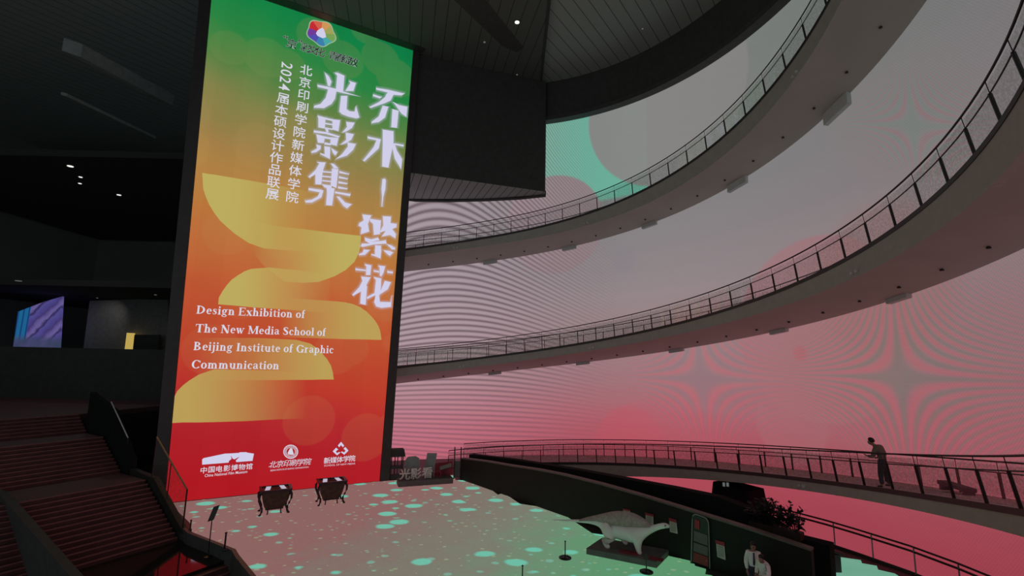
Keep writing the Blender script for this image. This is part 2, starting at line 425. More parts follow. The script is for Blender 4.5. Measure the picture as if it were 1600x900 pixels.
def railing(lev, side, R, lean, t0, t1, zf, label, h=1.3, dth=4.9):
    n = int((t1 - t0) / dth) + 1
    ts = [rad(t0 + i * dth) for i in range(n)]
    P0 = ell(R, ts[n // 2], zf(ts[n // 2]))
    h_m = h - .36
    rt = thing('glass_railing', label, 'railing', P0, 'glass balustrades along the ramps')
    fine = [rad(a) for a in frange(math.degrees(ts[0]), math.degrees(ts[-1]), (n - 1) * 3 + 1)]
    up = lambda t, k, dr=0: ell(R - lean * k / h + dr, t, zf(t) + k)
    m = MB(); m.tube([up(t, h) for t in fine], .034, 6); build('handrail', m, M['darkmetal'], rt)
    m = MB(); m.tube([up(t, h_m) for t in fine], .022, 6); build('mid_rail', m, M['darkmetal'], rt)
    for i, t in enumerate(ts):
        a, c = up(t, -.02), up(t, h_m)
        tg = (ell(R, t + .01) - ell(R, t)).normalized(); nr = Vector((tg.y, -tg.x, 0))
        m = MB(); m.loft([[p + tg * sx * .024 + nr * sy * .04 for sx, sy in ((-1, -1), (1, -1), (1, 1), (-1, 1))] for p in (a, c)])
        m.tube([up(t, h_m - .1), up(t, h)], .013, 5)
        build('post', m, M['darkmetal'], rt)
        if i < n - 1:
            fs = [t + (ts[i + 1] - t) * k for k in (.04, .5, .96)]
            m = MB(); m.loft([[up(q, .07, -.006), up(q, .07, .006), up(q, h - .12, .006), up(q, h - .12, -.006)] for q in fs])
            build('glass_panel', m, M['glass'], rt)
    return rt
for lev, d in LV.items():
    zf = lambda t, c=d['fl']: poly(c, t)
    za = lambda t, c=d['fa']: poly(c, t)
    zo = lambda t, c=d['ou']: poly(c, t)
    ts = [rad(a) for a in frange(d['t0'], d['t1'], 130)]
    P0 = ell(RI + 1, ts[60], zf(ts[60]))
    lab = {1: 'topmost curved grey ramp sweeping across the LED wall', 2: 'middle curved grey ramp sweeping across the LED wall',
           3: 'lowest curved ramp, with a person standing on it'}[lev]
    rp = thing('spiral_ramp', lab, 'ramp', P0, 'spiral ramps round the hall')
    m = MB(); m.quadstrip([ell(RI, t, zf(t)) for t in ts], [ell(RW - .02, t, zf(t)) for t in ts]); build('deck', m, M['deck'], rp)
    m = MB(); m.quadstrip([ell(RI + .02, t, min(za(t), zf(t) - .3)) for t in ts], [ell(RW - .05, t, zo(t)) for t in ts]); build('soffit', m, M['soffit'], rp, smooth=True)
    m = MB()
    m.loft([[ell(RI, t, za(t)), ell(RI + .25, t, za(t)), ell(RI + .25, t, zf(t) + .015), ell(RI, t, zf(t) + .015)] for t in ts]); build('fascia', m, M['fascia'], rp)
    m = MB(); m.loft([[ell(RI - .03, t, zf(t) - .12), ell(RI + .1, t, zf(t) - .12), ell(RI + .1, t, zf(t) + .05), ell(RI - .03, t, zf(t) + .05)] for t in ts]); build('edge_trim', m, M['frame'], rp)
    # small fittings on the underside
    a = d['t0'] + 6
    while a < d['t1'] - 4:
        t = rad(a); R = RI + 2.05; zz = za(t) + (zo(t) - za(t)) * ((R - RI) / (RW - RI))
        m = MB(); m.lathe(ell(R, t, zz - .09), [(.02, 0), (.07, .01), (.07, .05), (.03, .1)], 10); build('sprinkler', m, M['dot'], rp)
        a += 6.3
    for a in {1: (10, 29.5, 49.5, 69.5, 90), 2: (3.2, 23, 44, 66, 88), 3: (-16,)}[lev]:
        t = rad(a); tg = (ell(RW, t + .01) - ell(RW, t)).normalized(); nr = Vector((tg.y, -tg.x, 0))
        k = {1: .46 if a < 20 else (.34 if a < 40 else .2), 2: .13, 3: .2}[lev]
        c = ell(RW - .17, t, zo(t) - .44 * k); dzt = (zo(t + .02) - zo(t - .02)) / (ell(RW, t + .02) - ell(RW, t - .02)).length
        tl = tg + Vector((0, 0, dzt))
        m = MB(); m.box(c, tl * (.45 + .7 * k), nr * .15, Vector((0, 0, .42 * k / .5))); build('air_vent', m, M['vent'], rp, bevel=.02)
    for a in {1: (7.5, 62, 99), 2: (-1.5, 60.5, 96), 3: (12,)}[lev]:
        for q in (0, .9):
            t = rad(a + q); m = MB(); m.box(ell(RI - .04, t, za(t) + .2), (.05, 0, 0), (0, .05, 0), (0, 0, .06)); build('spotlight', m, M['white'], rp)
    railing(lev, 'inner', RI + .12, .22, d['t0'] + 2, d['t1'] - 1, zf, 'glass balustrade on the open inner edge of the %s ramp' % LNAME[lev])
    railing(lev, 'outer', RW - .35, .10, d['t0'] + 3, d['t1'] - 1, zf, 'glass balustrade on the LED wall side of the %s ramp' % LNAME[lev], h=1.2)

# ------------------------------------------------------------------ tall LED screen
def scr(U, V, d=.0):
    return onpl(U, V, SB + SN * d, SN)
def sc2(U, V):
    P = scr(U, V); return (P - SB).dot(SD), P.z
def s3(a, z, d): return SB + SD * a + Vector((0, 0, z)) + SN * d
TL, TR, BR, BL = sc2(334, -40), sc2(646.5, 66), sc2(592.8, 752), sc2(257.5, 786.5)
BL = (BL[0], .02); BR = (BR[0], .02)
scrn = thing('led_screen', 'towering portrait LED screen with green to red exhibition poster', 'screen', (SB + SE) / 2 - SN * .4)
HS = TR[1]
def disp_mat():
    b = NB('poster_display'); uvn = b.n('ShaderNodeUVMap'); sx = b.n('ShaderNodeSeparateXYZ'); b.t.links.new(uvn.outputs[0], sx.inputs[0])
    u, v = sx.outputs[0], sx.outputs[1]
    n1 = b.noise(uvn.outputs[0], .35, 1)
    vv = b.ma('ADD', b.ma('DIVIDE', v, HS), b.ma('MULTIPLY', b.ma('SUBTRACT', u, 5.5), .006))
    vv = b.ma('ADD', vv, b.ma('MULTIPLY', b.ma('SUBTRACT', n1, .5), .05))
    st = [(780, (176, 26, 34)), (700, (174, 32, 40)), (655, (178, 42, 46)), (600, (188, 58, 44)), (540, (188, 74, 46)), (490, (190, 84, 50)), (430, (190, 104, 58)), (365, (186, 120, 60)),
          (300, (176, 130, 70)), (245, (152, 128, 74)), (190, (128, 130, 74)), (140, (84, 130, 68)), (90, (44, 132, 66)), (40, (22, 130, 68)), (-30, (14, 124, 68))]
    col = b.ramp(vv, [(max(0, min(1, sc2(455, y)[1] / HS)), lin(c)) for y, c in st])
    # pale translucent discs in the artwork
    vo = b.n('ShaderNodeTexVoronoi'); vo.inputs['Scale'].default_value = .28; b.t.links.new(uvn.outputs[0], vo.inputs['Vector'])
    dm = b.ma('MULTIPLY', b.ma('SUBTRACT', 1.0, b.step(vo.outputs['Distance'], .40, .44)), .06)
    col = b.mix(dm, col, lin((190, 160, 100)))
    # faint module seams
    fu = b.ma('FRACT', b.ma('DIVIDE', u, 2.84)); sg = b.ma('MULTIPLY', b.ma('LESS_THAN', fu, .5), .025)
    return b.out(b.emit(col, b.ma('SUBTRACT', 1.0, sg)))
mb = MB(); uvl = []
rows = 12
for i in range(rows + 1):
    k = i / rows
    for (b0, b1) in ((BL, TL), (BR, TR)):
        a = b0[0] + (b1[0] - b0[0]) * k; z = b0[1] + (b1[1] - b0[1]) * k
        mb.vert(s3(a, z, 0)); uvl.append((a, z))
for i in range(rows): mb.f.append([2 * i, 2 * i + 1, 2 * i + 3, 2 * i + 2])
display = build('display', mb, disp_mat(), scrn, uv=uvl)
def qd(a, b, c, d, d0, d1):    # a slab with depth in screen coordinates
    m = MB(); m.loft([[s3(*p, d0) for p in (a, b, c, d)], [s3(*p, d1) for p in (a, b, c, d)]]); return m
g = .02; wl, wr = .62, .62
m = qd((BL[0] - wl, -.05), (BL[0] - g, -.05), (TL[0] - g, TL[1]), (TL[0] - wl, TL[1]), -.9, .08); build('frame_side', m, M['frame'], scrn)
m = qd((BR[0] + g, -.05), (BR[0] + wr, -.05), (TR[0] + wr * .75, TR[1]), (TR[0] + g, TR[1]), -.9, .08); build('frame_side', m, M['frame'], scrn)
m = qd((BL[0] - wl, -.05), (BR[0] + wr, -.05), (BR[0] + wr, .01), (BL[0] - wl, .01), -.9, .0); build('frame_base', m, M['frame'], scrn)
m = qd((TL[0] - wl, TL[1] - .6), (TR[0] + wr * .75, TR[1] + .03), (TR[0] + wr * .75, TR[1] + .45), (TL[0] - wl, TL[1] + .4), -.9, .08)
m = qd((TL[0] - wl, TL[1] + .03), (TR[0] + wr * .75, TR[1] + .03), (TR[0] + wr * .75, TR[1] + .45), (TL[0] - wl, TL[1] + .45), -.9, .08); build('frame_top', m, M['frame'], scrn)
m = qd((BL[0] - g, 0), (BR[0] + g, 0), (TR[0] + g, TR[1]), (TL[0] - g, TL[1]), -.85, -.05); build('housing', m, M['black'], scrn)

def fade_mat(name, ca):
    b = NB(name); at = b.n('ShaderNodeAttribute', attribute_name='fade'); tr = b.n('ShaderNodeBsdfTransparent')
    mx = b.n('ShaderNodeMixShader'); b.t.links.new(at.outputs['Fac'], mx.inputs[0]); b.t.links.new(tr.outputs[0], mx.inputs[1])
    b.t.links.new(b.emit(lin(ca)), mx.inputs[2]); m = b.out(mx.outputs[0]); m.cycles.emission_sampling = 'NONE'; return m
M['yellow'] = fade_mat('yellow_leaf', (188, 174, 96)); M['yellow2'] = fade_mat('yellow_leaf_low', (186, 160, 88))
leaves = [
 [(316, 270, 271, 1), (317.5, 270.3, 295, 1), (321, 271, 306, 1), (327, 272, 320, 1), (335, 273, 333, 1), (344, 274.5, 345, 1), (356, 276.5, 356, 1), (368, 278.5, 366, .95), (389, 282, 380, .85), (412, 286, 388, .7), (445, 292, 391, .35), (480, 299, 393, .12), (520, 306, 395, 0)],
 [(393, 348, 392, 0), (412, 350, 415, .2), (445, 355, 440, .35), (473, 358, 442, .55), (498, 361, 440.5, .75), (522, 364, 432, .9), (540, 366, 422, 1), (554, 367.5, 409, 1), (560, 368, 396, 1), (562.5, 368.5, 388, 1), (564, 369, 370, 1)],
 [(341, 474, 475.5, 1), (342, 465, 475.6, 1), (347, 456, 476, 1), (354, 446, 476.5, 1), (362, 437, 477, 1), (372, 430, 478, 1), (382, 424, 479, .95), (393, 420, 480, .9), (421, 418, 482, .7), (463, 422, 485, .42), (515, 429, 489, .05)],
 [(437, 465, 527, 0), (482, 468, 528, .5), (527, 471, 529.5, .8), (540, 472.5, 530, .9), (551, 475, 530, .95), (563, 480, 530.3, 1), (573, 487, 530.5, 1), (580, 494, 530.7, 1), (586, 501, 531, 1), (591, 509, 531, 1), (594, 517, 531, 1), (596, 530, 531, 1)],
 [(303, 528, 594, 0), (399, 528, 594, .4), (463, 531, 593.5, .8), (485, 537, 593.5, .9), (495, 544, 593.2, .95), (503, 552, 593, 1), (511, 561, 593, 1), (517, 571, 593, 1), (520, 582, 593, 1), (521.5, 592, 593, 1)],
 [(260, 629, 661, 1), (262, 628, 661, 1), (269, 619, 661, 1), (277, 611, 660.5, 1), (286, 602, 660, 1), (295, 595, 660, 1), (311, 585, 660, .95), (335, 577, 659.5, .85), (383, 578, 658, .6), (437, 580, 655, .25), (480, 585, 654, 0)],
]
for i, L in enumerate(leaves):
    m = MB(); at = []
    for x, yt, yb, al in L:
        for y in (yt, yb):
            a, z = sc2(x, y)
            if i == 5: a = max(a, BL[0] + (TL[0] - BL[0]) * z / HS)
            m.vert(s3(a, z, .01 + .004 * (i % 2))); at.append(al * .95)
    for k in range(len(L) - 1): m.f.append([2 * k, 2 * k + 1, 2 * k + 3, 2 * k + 2])
    build('yellow_shape', m, M['yellow' if i < 3 else 'yellow2'], display, attr=at)

# --- brush-written title, traced as shapes on the screen
W0 = (208, 206, 232); M['title'] = glow('title_white', W0); M['cap'] = glow('caption_white', (214, 212, 226)); M['halo'] = fade_mat('title_halo', (196, 196, 214))
G = {}
def P(ox, oy, s, *polys): return [[(ox + x / s, oy + y / s) for x, y in p] for p in polys]
G['guang'] = P(470, 100, 7.5,
 [(280,100),(330,150),(360,210),(340,265),(315,255),(300,180)],
 [(395,105),(430,105),(510,140),(495,330),(410,300),(425,140)],
 [(560,200),(645,225),(615,320),(520,320),(580,225)],
 [(190,245),(300,265),(400,290),(500,325),(690,385),(500,345),(400,320),(200,272)],
 [(320,300),(420,300),(400,410),(360,470),(270,520),(150,515),(160,490),(230,470),(290,400)],
 [(470,375),(545,375),(535,530),(570,555),(630,560),(645,490),(685,630),(650,640),(560,620),(480,590),(450,560)])
G['ying'] = P(470, 100, 7.5,
 [(195,605),(290,630),(280,760),(205,745),(205,640)], [(370,650),(460,660),(440,790),(370,770)],
 [(285,630),(375,650),(370,672),(285,652)], [(285,690),(372,705),(370,720),(285,708)], [(285,745),(370,760),(370,775),(285,760)],
 [(285,760),(320,770),(325,800),(300,800)], [(150,780),(300,800),(460,850),(440,865),(300,825),(150,805)],
 [(180,825),(280,850),(270,930),(200,925)], [(350,860),(440,870),(420,960),(345,945)],
 [(280,850),(350,862),(350,885),(275,875)], [(280,920),(350,935),(350,955),(275,945)],
 [(275,965),(345,975),(340,1115),(230,1060),(225,1045),(280,1060)], [(180,945),(235,960),(230,1000),(180,1035),(125,1045),(120,1030),(190,990)],
 [(355,985),(430,1035),(405,1075),(375,1045)],
 [(530,680),(630,690),(600,750),(540,790),(480,810),(540,740)], [(525,805),(620,825),(590,890),(530,930),(460,950),(530,890)],
 [(545,920),(645,940),(610,1010),(540,1075),(400,1118),(480,1060),(550,970)])
G['ji'] = P(470, 210, 7.5,
 [(185,325),(290,330),(255,440),(240,590),(170,585),(170,470),(105,510),(85,500),(170,420),(215,345)],
 [(350,340),(390,350),(440,400),(410,400),(385,400)], [(365,400),(440,410),(415,630),(350,600)],
 [(250,430),(365,440),(365,455),(250,445)], [(250,485),(365,495),(365,510),(250,500)], [(250,535),(365,548),(365,562),(250,550)], [(245,585),(360,600),(360,635),(280,625)],
 [(450,430),(570,465),(560,472),(450,455)], [(445,490),(555,520),(545,528),(445,515)], [(440,550),(550,575),(540,585),(440,575)], [(435,610),(550,635),(540,645),(435,635)],
 [(300,620),(395,635),(365,835),(295,830),(305,690)], [(90,630),(240,650),(265,660),(240,740),(130,800),(60,800),(45,780),(130,765),(195,730),(220,680),(90,655)],
 [(400,670),(585,700),(575,725),(400,690)], [(415,725),(450,730),(520,800),(595,820),(540,868),(500,840)])
G['qiao'] = P(540, 120, 5.625,
 [(265,98),(370,115),(520,150),(490,165),(420,160),(395,210),(340,235),(220,275),(205,268),(290,225),(345,180),(360,150),(370,140),(270,115)],
 [(240,155),(320,180),(300,192),(240,172)], [(325,255),(375,265),(345,360),(290,400),(225,410),(230,395),(290,350)],
 [(410,285),(465,300),(450,450),(400,445)], [(415,220),(470,250),(542,265),(533,355),(490,325)])
G['mu'] = P(540, 120, 5.625,
 [(325,465),(420,480),(420,580),(375,800),(320,790),(325,600)], [(190,525),(310,550),(290,630),(165,745),(150,738),(245,620),(270,560),(195,545)],
 [(430,585),(510,600),(510,615),(430,600)], [(400,580),(430,590),(450,650),(496,725),(488,815),(430,720)])
G['bar'] = P(540, 270, 7.5, [(430,75),(460,70),(470,90),(465,190),(440,290),(428,400),(420,400),(425,280),(418,190)])
G['fan'] = P(540, 270, 7.5,
 [(195,490),(300,500),(260,600),(275,690),(175,720),(185,640),(150,620),(160,590),(210,560)], [(285,540),(415,560),(410,600),(400,720),(330,730),(320,600),(285,570)],
 [(435,510),(530,515),(525,590),(598,600),(593,640),(545,660),(588,720),(583,770),(520,730),(420,750),(470,680),(410,700),(400,690),(440,620)],
 [(220,760),(300,780),(380,760),(395,790),(300,810),(420,800),(470,790),(480,830),(330,840),(200,870),(175,860),(190,830),(280,830),(230,800)],
 [(475,830),(530,850),(580,880),(578,900),(540,900)], [(345,850),(415,855),(412,915),(345,905)]) + P(540, 390, 9,
 [(410,0),(500,0),(490,125),(360,75),(360,62),(410,70)], [(250,0),(340,5),(270,75),(190,80),(185,65),(240,40)], [(530,10),(620,20),(670,40),(620,90),(580,60)])
G['hua'] = P(540, 390, 9,
 [(135,265),(285,285),(285,303),(140,290)], [(265,205),(360,220),(345,360),(285,360),(290,240)], [(390,290),(470,300),(470,325),(395,310)],
 [(455,225),(555,235),(530,330),(500,380),(480,370),(475,250)], [(580,300),(665,312),(662,335),(585,328)],
 [(215,380),(350,390),(290,500),(300,520),(280,780),(205,760),(215,590),(105,650),(92,635),(190,530),(235,440)],
 [(390,385),(500,405),(495,540),(470,640),(480,735),(630,740),(645,640),(638,805),(500,820),(430,800),(400,740),(420,640),(300,695),(295,670),(405,610),(425,430)],
 [(550,440),(635,460),(590,560),(480,630),(420,660),(420,640),(500,560)])
def px_poly(m, polys, d):
    for p in polys: m.face([s3(*sc2(x, y), d) for x, y in p])
for k, polys in G.items():
    m = MB(); px_poly(m, polys, .03); build('title_character', m, M['title'], display)
    # soft halo round each stroke group
    m = MB(); at = []
    for p in polys:
        cx = sum(q[0] for q in p) / len(p); cy = sum(q[1] for q in p) / len(p)
        inner = [m.vert(s3(*sc2(*q), .02)) for q in p]; at += [.38] * len(p); outer = []
        for j, (x, y) in enumerate(p):
            x0, y0 = p[j - 1]; x1, y1 = p[(j + 1) % len(p)]
            tx, ty = x1 - x0, y1 - y0; L = math.hypot(tx, ty) or 1; ar = sum(p[i - 1][0] * p[i][1] - p[i][0] * p[i - 1][1] for i in range(len(p)))
            s_ = 1 if ar > 0 else -1
            nx, ny = ty / L * s_, -tx / L * s_
            outer.append(m.vert(s3(*sc2(x + nx * 4.2, y + ny * 4.2), .02))); at.append(0.0)
        n = len(p)
        for j in range(n): m.f.append([inner[j], inner[(j + 1) % n], outer[(j + 1) % n], outer[j]])
    build('title_glow', m, M['halo'], display, attr=at)

# --- typeset text
def text_mesh(s, size, bold=0.0):
    c = bpy.data.curves.new('t', 'FONT'); c.body = s; c.size = size; c.offset = bold; c.align_x = 'CENTER'; c.resolution_u = 3
    o = bpy.data.objects.new('t', c); COL.objects.link(o); dg = bpy.context.evaluated_depsgraph_get()
    me = bpy.data.meshes.new_from_object(o.evaluated_get(dg)); bpy.data.objects.remove(o)
    V = [v.co.copy() for v in me.vertices]; F = [list(p.vertices) for p in me.polygons]; bpy.data.meshes.remove(me)
    if V:
        xs = [v.x for v in V]; ys = [v.y for v in V]
        return V, F, (min(xs), max(xs), min(ys), max(ys))
    return V, F, (0, 0, 0, 0)
def put_glyph(m, V, F, fn):
    o = len(m.v)
    for v in V: m.v.append(fn(v))
    for f in F: m.f.append([o + i for i in f])
def vcol(chars, p0, p1, size, name, bold, d=.03):
    m = MB(); a0, z0 = sc2(*p0); a1, z1 = sc2(*p1); n = len(chars)
    for i, ch in enumerate(chars):
        k = i / (n - 1); a = a0 + (a1 - a0) * k; z = z0 + (z1 - z0) * k
        V, F, bb = text_mesh(ch, size, bold * size)
        cx, cy = (bb[0] + bb[1]) / 2, (bb[2] + bb[3]) / 2
        put_glyph(m, V, F, lambda v: s3(a + v.x - cx, z + v.y - cy, d))
    return m
def hrow(text, p0, p1, hpx, bold, d=.03, mat=None, name='lettering', per_char=True, slant=0):
    # characters spread between two pixel centres of the first and last character
    m = MB(); a0, z0 = sc2(*p0); a1, z1 = sc2(*p1); n = len(text)
    hz = abs(sc2(p0[0], p0[1] + hpx / 2)[1] - sc2(p0[0], p0[1] - hpx / 2)[1])
    if per_char:
        for i, ch in enumerate(text):
            if ch == ' ': continue
            k = i / (n - 1); V, F, bb = text_mesh(ch, hz, bold * hz)
            cx, cy = (bb[0] + bb[1]) / 2, (bb[2] + bb[3]) / 2
            if ch in '·“”"': cy = .38 * hz if ch == '·' else .05 * hz
            put_glyph(m, V, F, lambda v: s3(a0 + (a1 - a0) * k + v.x - cx + slant * (v.y - cy), z0 + (z1 - z0) * k + v.y - cy, d))
    else:
        V, F, bb = text_mesh(text, hz, bold * hz); wd = bb[1] - bb[0]
        put_glyph(m, V, F, lambda v: s3(a0 + (a1 - a0) * (v.x - bb[0]) / wd, z0 + (z1 - z0) * (v.x - bb[0]) / wd + v.y - hz * .35, d))
    return build(name, m, mat or M['cap'], display)
m = vcol('届本硕设计作品联展', (442, 154), (425.5, 304), .78, 'x', .007)
a0, z0 = sc2(448.5, 103); a1, z1 = sc2(444.5, 136.5)
for i, ch in enumerate('2024'):
    k = i / 3; V, F, bb = text_mesh(ch, .92, .004); cx, cy = (bb[0] + bb[1]) / 2, (bb[2] + bb[3]) / 2
    put_glyph(m, V, F, lambda v: s3(a0 + (a1 - a0) * k + (v.y - cy), z0 + (z1 - z0) * k - (v.x - cx), .03))
build('subtitle_column', m, M['cap'], display)
m = vcol('北京印刷学院新媒体学院', (478.5, 110), (457, 308), .78, 'x', .007); build('subtitle_column', m, M['cap'], display)

# serif caption, drawn stroke by stroke
def seg(pts): return ('l', pts)
def ring(cx, cy, rx, ry, a0, a1, t=.13, h=.045): return ('r', cx, cy, rx, ry, a0, a1, t, h)
def stem(x, y0, y1, w=.125, s0=1, s1=1):
    L = [seg([(x, y0, w), (x, y1, w)])]
    if s0: L.append(seg([(x - w / 2 - .07, y0 + .02, .04), (x + w / 2 + .07, y0 + .02, .04)]))
    if s1: L.append(seg([(x - w / 2 - .07, y1 - .02, .04), (x + (w / 2 + .07 if s1 == 1 else 0), y1 - .02, .04)]))
    return L
CH, XH, AH = .70, .48, .74
GL = {
 'D': (.78, stem(.17, 0, CH) + [ring(.22, .35, .48, .35, -90, 90, .15)]),
 'E': (.68, stem(.17, 0, CH) + [seg([(.15, .02, .045), (.60, .02, .045)]), seg([(.15, .68, .045), (.58, .68, .045)]), seg([(.15, .36, .04), (.45, .36, .04)]), seg([(.59, .0, .05), (.61, .2, .02)]), seg([(.57, .7, .05), (.58, .52, .02)]), seg([(.45, .27, .03), (.45, .45, .03)])]),
 'T': (.70, stem(.35, 0, CH, .14, 1, 0) + [seg([(.04, .68, .045), (.66, .68, .045)]), seg([(.05, .7, .05), (.03, .5, .02)]), seg([(.65, .7, .05), (.67, .5, .02)])]),
 'N': (.80, [seg([(.15, 0, .05), (.15, CH, .05)]), seg([(.15, CH, .15), (.64, 0, .15)]), seg([(.66, 0, .05), (.66, CH, .05)]), seg([(.05, .02, .04), (.27, .02, .04)]), seg([(.54, .68, .04), (.76, .68, .04)]), seg([(.03, .68, .04), (.2, .68, .04)])]),
 'M': (.98, [seg([(.15, 0, .05), (.15, CH, .05)]), seg([(.17, CH, .14), (.47, .02, .1)]), seg([(.47, .02, .05), (.78, CH, .05)])] + stem(.82, 0, CH, .14) + [seg([(.05, .02, .04), (.27, .02, .04)]), seg([(.03, .68, .04), (.2, .68, .04)])]),
 'S': (.58, [seg([(.48, .52, .03), (.46, .62, .05), (.36, .675, .05), (.24, .67, .06), (.13, .60, .11), (.13, .50, .14), (.25, .40, .15), (.38, .31, .15), (.46, .21, .13), (.44, .09, .10), (.32, .025, .05), (.2, .03, .05), (.09, .1, .05), (.07, .2, .03)])]),
 'B': (.70, stem(.17, 0, CH) + [ring(.22, .525, .32, .175, -90, 90, .13), ring(.22, .185, .39, .185, -90, 90, .14)]),
 'I': (.38, stem(.19, 0, CH, .14)),
 'G': (.80, [ring(.41, .35, .36, .36, 35, 325, .15), seg([(.70, .5, .04), (.69, .66, .04)])] + stem(.64, 0, .30, .12, 0, 1)),
 'C': (.74, [ring(.41, .35, .36, .36, 38, 322, .15), seg([(.69, .48, .04), (.68, .66, .04)])]),
 'e': (.50, [ring(.26, .24, .21, .245, 0, 318, .12), seg([(.08, .27, .035), (.45, .27, .035)])]),
 's': (.44, [seg([(.36, .34, .03), (.34, .43, .04), (.25, .46, .04), (.15, .45, .05), (.11, .38, .09), (.17, .30, .11), (.28, .22, .11), (.34, .14, .10), (.30, .05, .06), (.2, .02, .04), (.1, .05, .04), (.07, .15, .03)])]),
 'i': (.32, stem(.16, 0, XH, .12, 1, 2) + [('r', .15, .64, .075, .075, 0, 360, .075, .075)]),
 'j': (.30, [seg([(.16, XH, .12), (.16, -.06, .11), (.11, -.17, .06), (0, -.19, .06)]), seg([(.04, XH - .02, .04), (.16, XH - .02, .04)]), ('r', .15, .64, .075, .075, 0, 360, .075, .075)]),
 'g': (.54, [ring(.24, .32, .19, .165, 0, 360, .11), seg([(.36, .44, .05), (.50, .47, .06)]), ring(.25, -.08, .22, .115, 0, 360, .07), seg([(.14, .18, .04), (.1, .1, .06), (.2, .05, .08), (.36, .03, .08)])]),
 'n': (.60, stem(.16, 0, XH, .12, 1, 2) + [ring(.30, .30, .19, .185, 0, 150, .12)] + stem(.43, 0, .31, .12, 1, 0)),
 'u': (.60, stem(.15, .18, XH, .12, 0, 2) + [ring(.30, .17, .19, .18, 180, 330, .12)] + stem(.44, 0, XH, .12, 1, 2)),
 'm': (.88, stem(.16, 0, XH, .12, 1, 2) + [ring(.29, .30, .18, .185, 0, 150, .12)] + stem(.41, 0, .31, .12, 1, 0) + [ring(.55, .30, .18, .185, 0, 150, .12)] + stem(.69, 0, .31, .12, 1, 0)),
 'h': (.60, stem(.16, 0, AH, .12, 1, 2) + [ring(.30, .30, .19, .185, 0, 150, .12)] + stem(.43, 0, .31, .12, 1, 0)),
 'x': (.54, [seg([(.10, XH, .13), (.43, 0, .13)]), seg([(.43, XH, .04), (.10, 0, .04)]), seg([(.02, .46, .04), (.22, .46, .04)]), seg([(.33, .46, .04), (.52, .46, .04)]), seg([(.02, .02, .04), (.2, .02, .04)]), seg([(.32, .02, .04), (.53, .02, .04)])]),
 'b': (.56, stem(.14, 0, AH, .12, 0, 2) + [ring(.28, .24, .23, .245, 0, 360, .12)]),
 'd': (.58, stem(.43, 0, AH, .12, 0, 2) + [ring(.27, .24, .22, .245, 0, 360, .12), seg([(.43, .02, .04), (.56, .02, .04)])]),
 'p': (.58, stem(.15, -.22, XH, .12, 1, 2) + [ring(.30, .24, .23, .245, 0, 360, .12)]),
 't': (.38, [seg([(.17, .62, .06), (.17, .12, .12), (.22, .03, .08), (.34, .05, .03)]), seg([(.04, .46, .04), (.34, .46, .04)])]),
 'o': (.54, [ring(.27, .24, .235, .25, 0, 360, .125)]),
 'f': (.38, stem(.16, 0, .56, .12, 1, 0) + [seg([(.16, .52, .12), (.17, .65, .10), (.25, .73, .05), (.34, .70, .08)]), seg([(.04, .46, .04), (.33, .46, .04)])]),
 'w': (.76, [seg([(.12, XH, .12), (.26, 0, .10)]), seg([(.26, 0, .04), (.38, .44, .04)]), seg([(.36, XH, .12), (.50, 0, .10)]), seg([(.50, 0, .04), (.66, XH, .04)]), seg([(.03, .46, .04), (.24, .46, .04)]), seg([(.56, .46, .04), (.75, .46, .04)])]),
 'a': (.52, [seg([(.08, .36, .08), (.14, .45, .05), (.26, .465, .05), (.36, .40, .09), (.36, .1, .12), (.42, .03, .06), (.50, .05, .03)]), ring(.20, .14, .155, .14, 60, 330, .10), seg([(.22, .27, .04), (.36, .30, .04)])]),
 'c': (.48, [ring(.26, .24, .215, .25, 40, 320, .12), seg([(.40, .33, .07), (.40, .38, .09)])]),
 'r': (.46, stem(.16, 0, XH, .12, 1, 2) + [seg([(.20, .32, .04), (.27, .42, .05), (.36, .44, .09)])]),
 'l': (.30, stem(.15, 0, AH, .12, 1, 2)), ' ': (.27, []),
}
def glyph_polys(ch):
    out = []
    for s in GL[ch][1]:
        if s[0] == 'l':
            pts = s[1]; L = []; Rr = []
            for i, (x, y, wd) in enumerate(pts):
                x0, y0, _ = pts[max(i - 1, 0)]; x1, y1, _ = pts[min(i + 1, len(pts) - 1)]
                l = math.hypot(x1 - x0, y1 - y0) or 1; nx, ny = -(y1 - y0) / l, (x1 - x0) / l
                wd *= 1.15; L.append((x + nx * wd / 2, y + ny * wd / 2)); Rr.append((x - nx * wd / 2, y - ny * wd / 2))
            for i in range(len(pts) - 1): out.append([L[i], L[i + 1], Rr[i + 1], Rr[i]])
        else:
            _, cx, cy, rx, ry, a0, a1, t, h = s; t *= 1.12; h *= 1.15; n = max(6, int(abs(a1 - a0) / 20))
            A = [rad(a0 + (a1 - a0) * i / n) for i in range(n + 1)]
            for i in range(n):
                q = []
                for a, inn in ((A[i], 0), (A[i + 1], 0), (A[i + 1], 1), (A[i], 1)):
                    q.append((cx + (rx - inn * t) * math.cos(a), cy + (ry - inn * h) * math.sin(a)))
                out.append(q)
    return out
def serif(text, p0, p1, em):
    m = MB(); ws = []; tot = sum(GL[c][0] for c in text); x = 0
    a0, z0 = sc2(*p0); a1, z1 = sc2(*p1)
    sxx = (a1 - a0) / tot; slope = (z1 - z0) / (a1 - a0)
    for c in text + ' ':
        if c == ' ' and m.v: build('caption_word', m, M['cap'], display); m = MB()
        for q in glyph_polys(c):
            m.face([s3(a0 + (x + u) * sxx, z0 + slope * (x + u) * sxx + v * em, .03) for u, v in q])
        x += GL[c][0]
serif('Design Exhibition of', (306, 490), (476.5, 497), .66)
serif('The New Media School of', (304.5, 519), (509, 525), .66)
serif('Beijing Institute of Graphic', (301.5, 547), (521, 552), .66)
serif('Communication', (298, 575.5), (436, 577), .66)

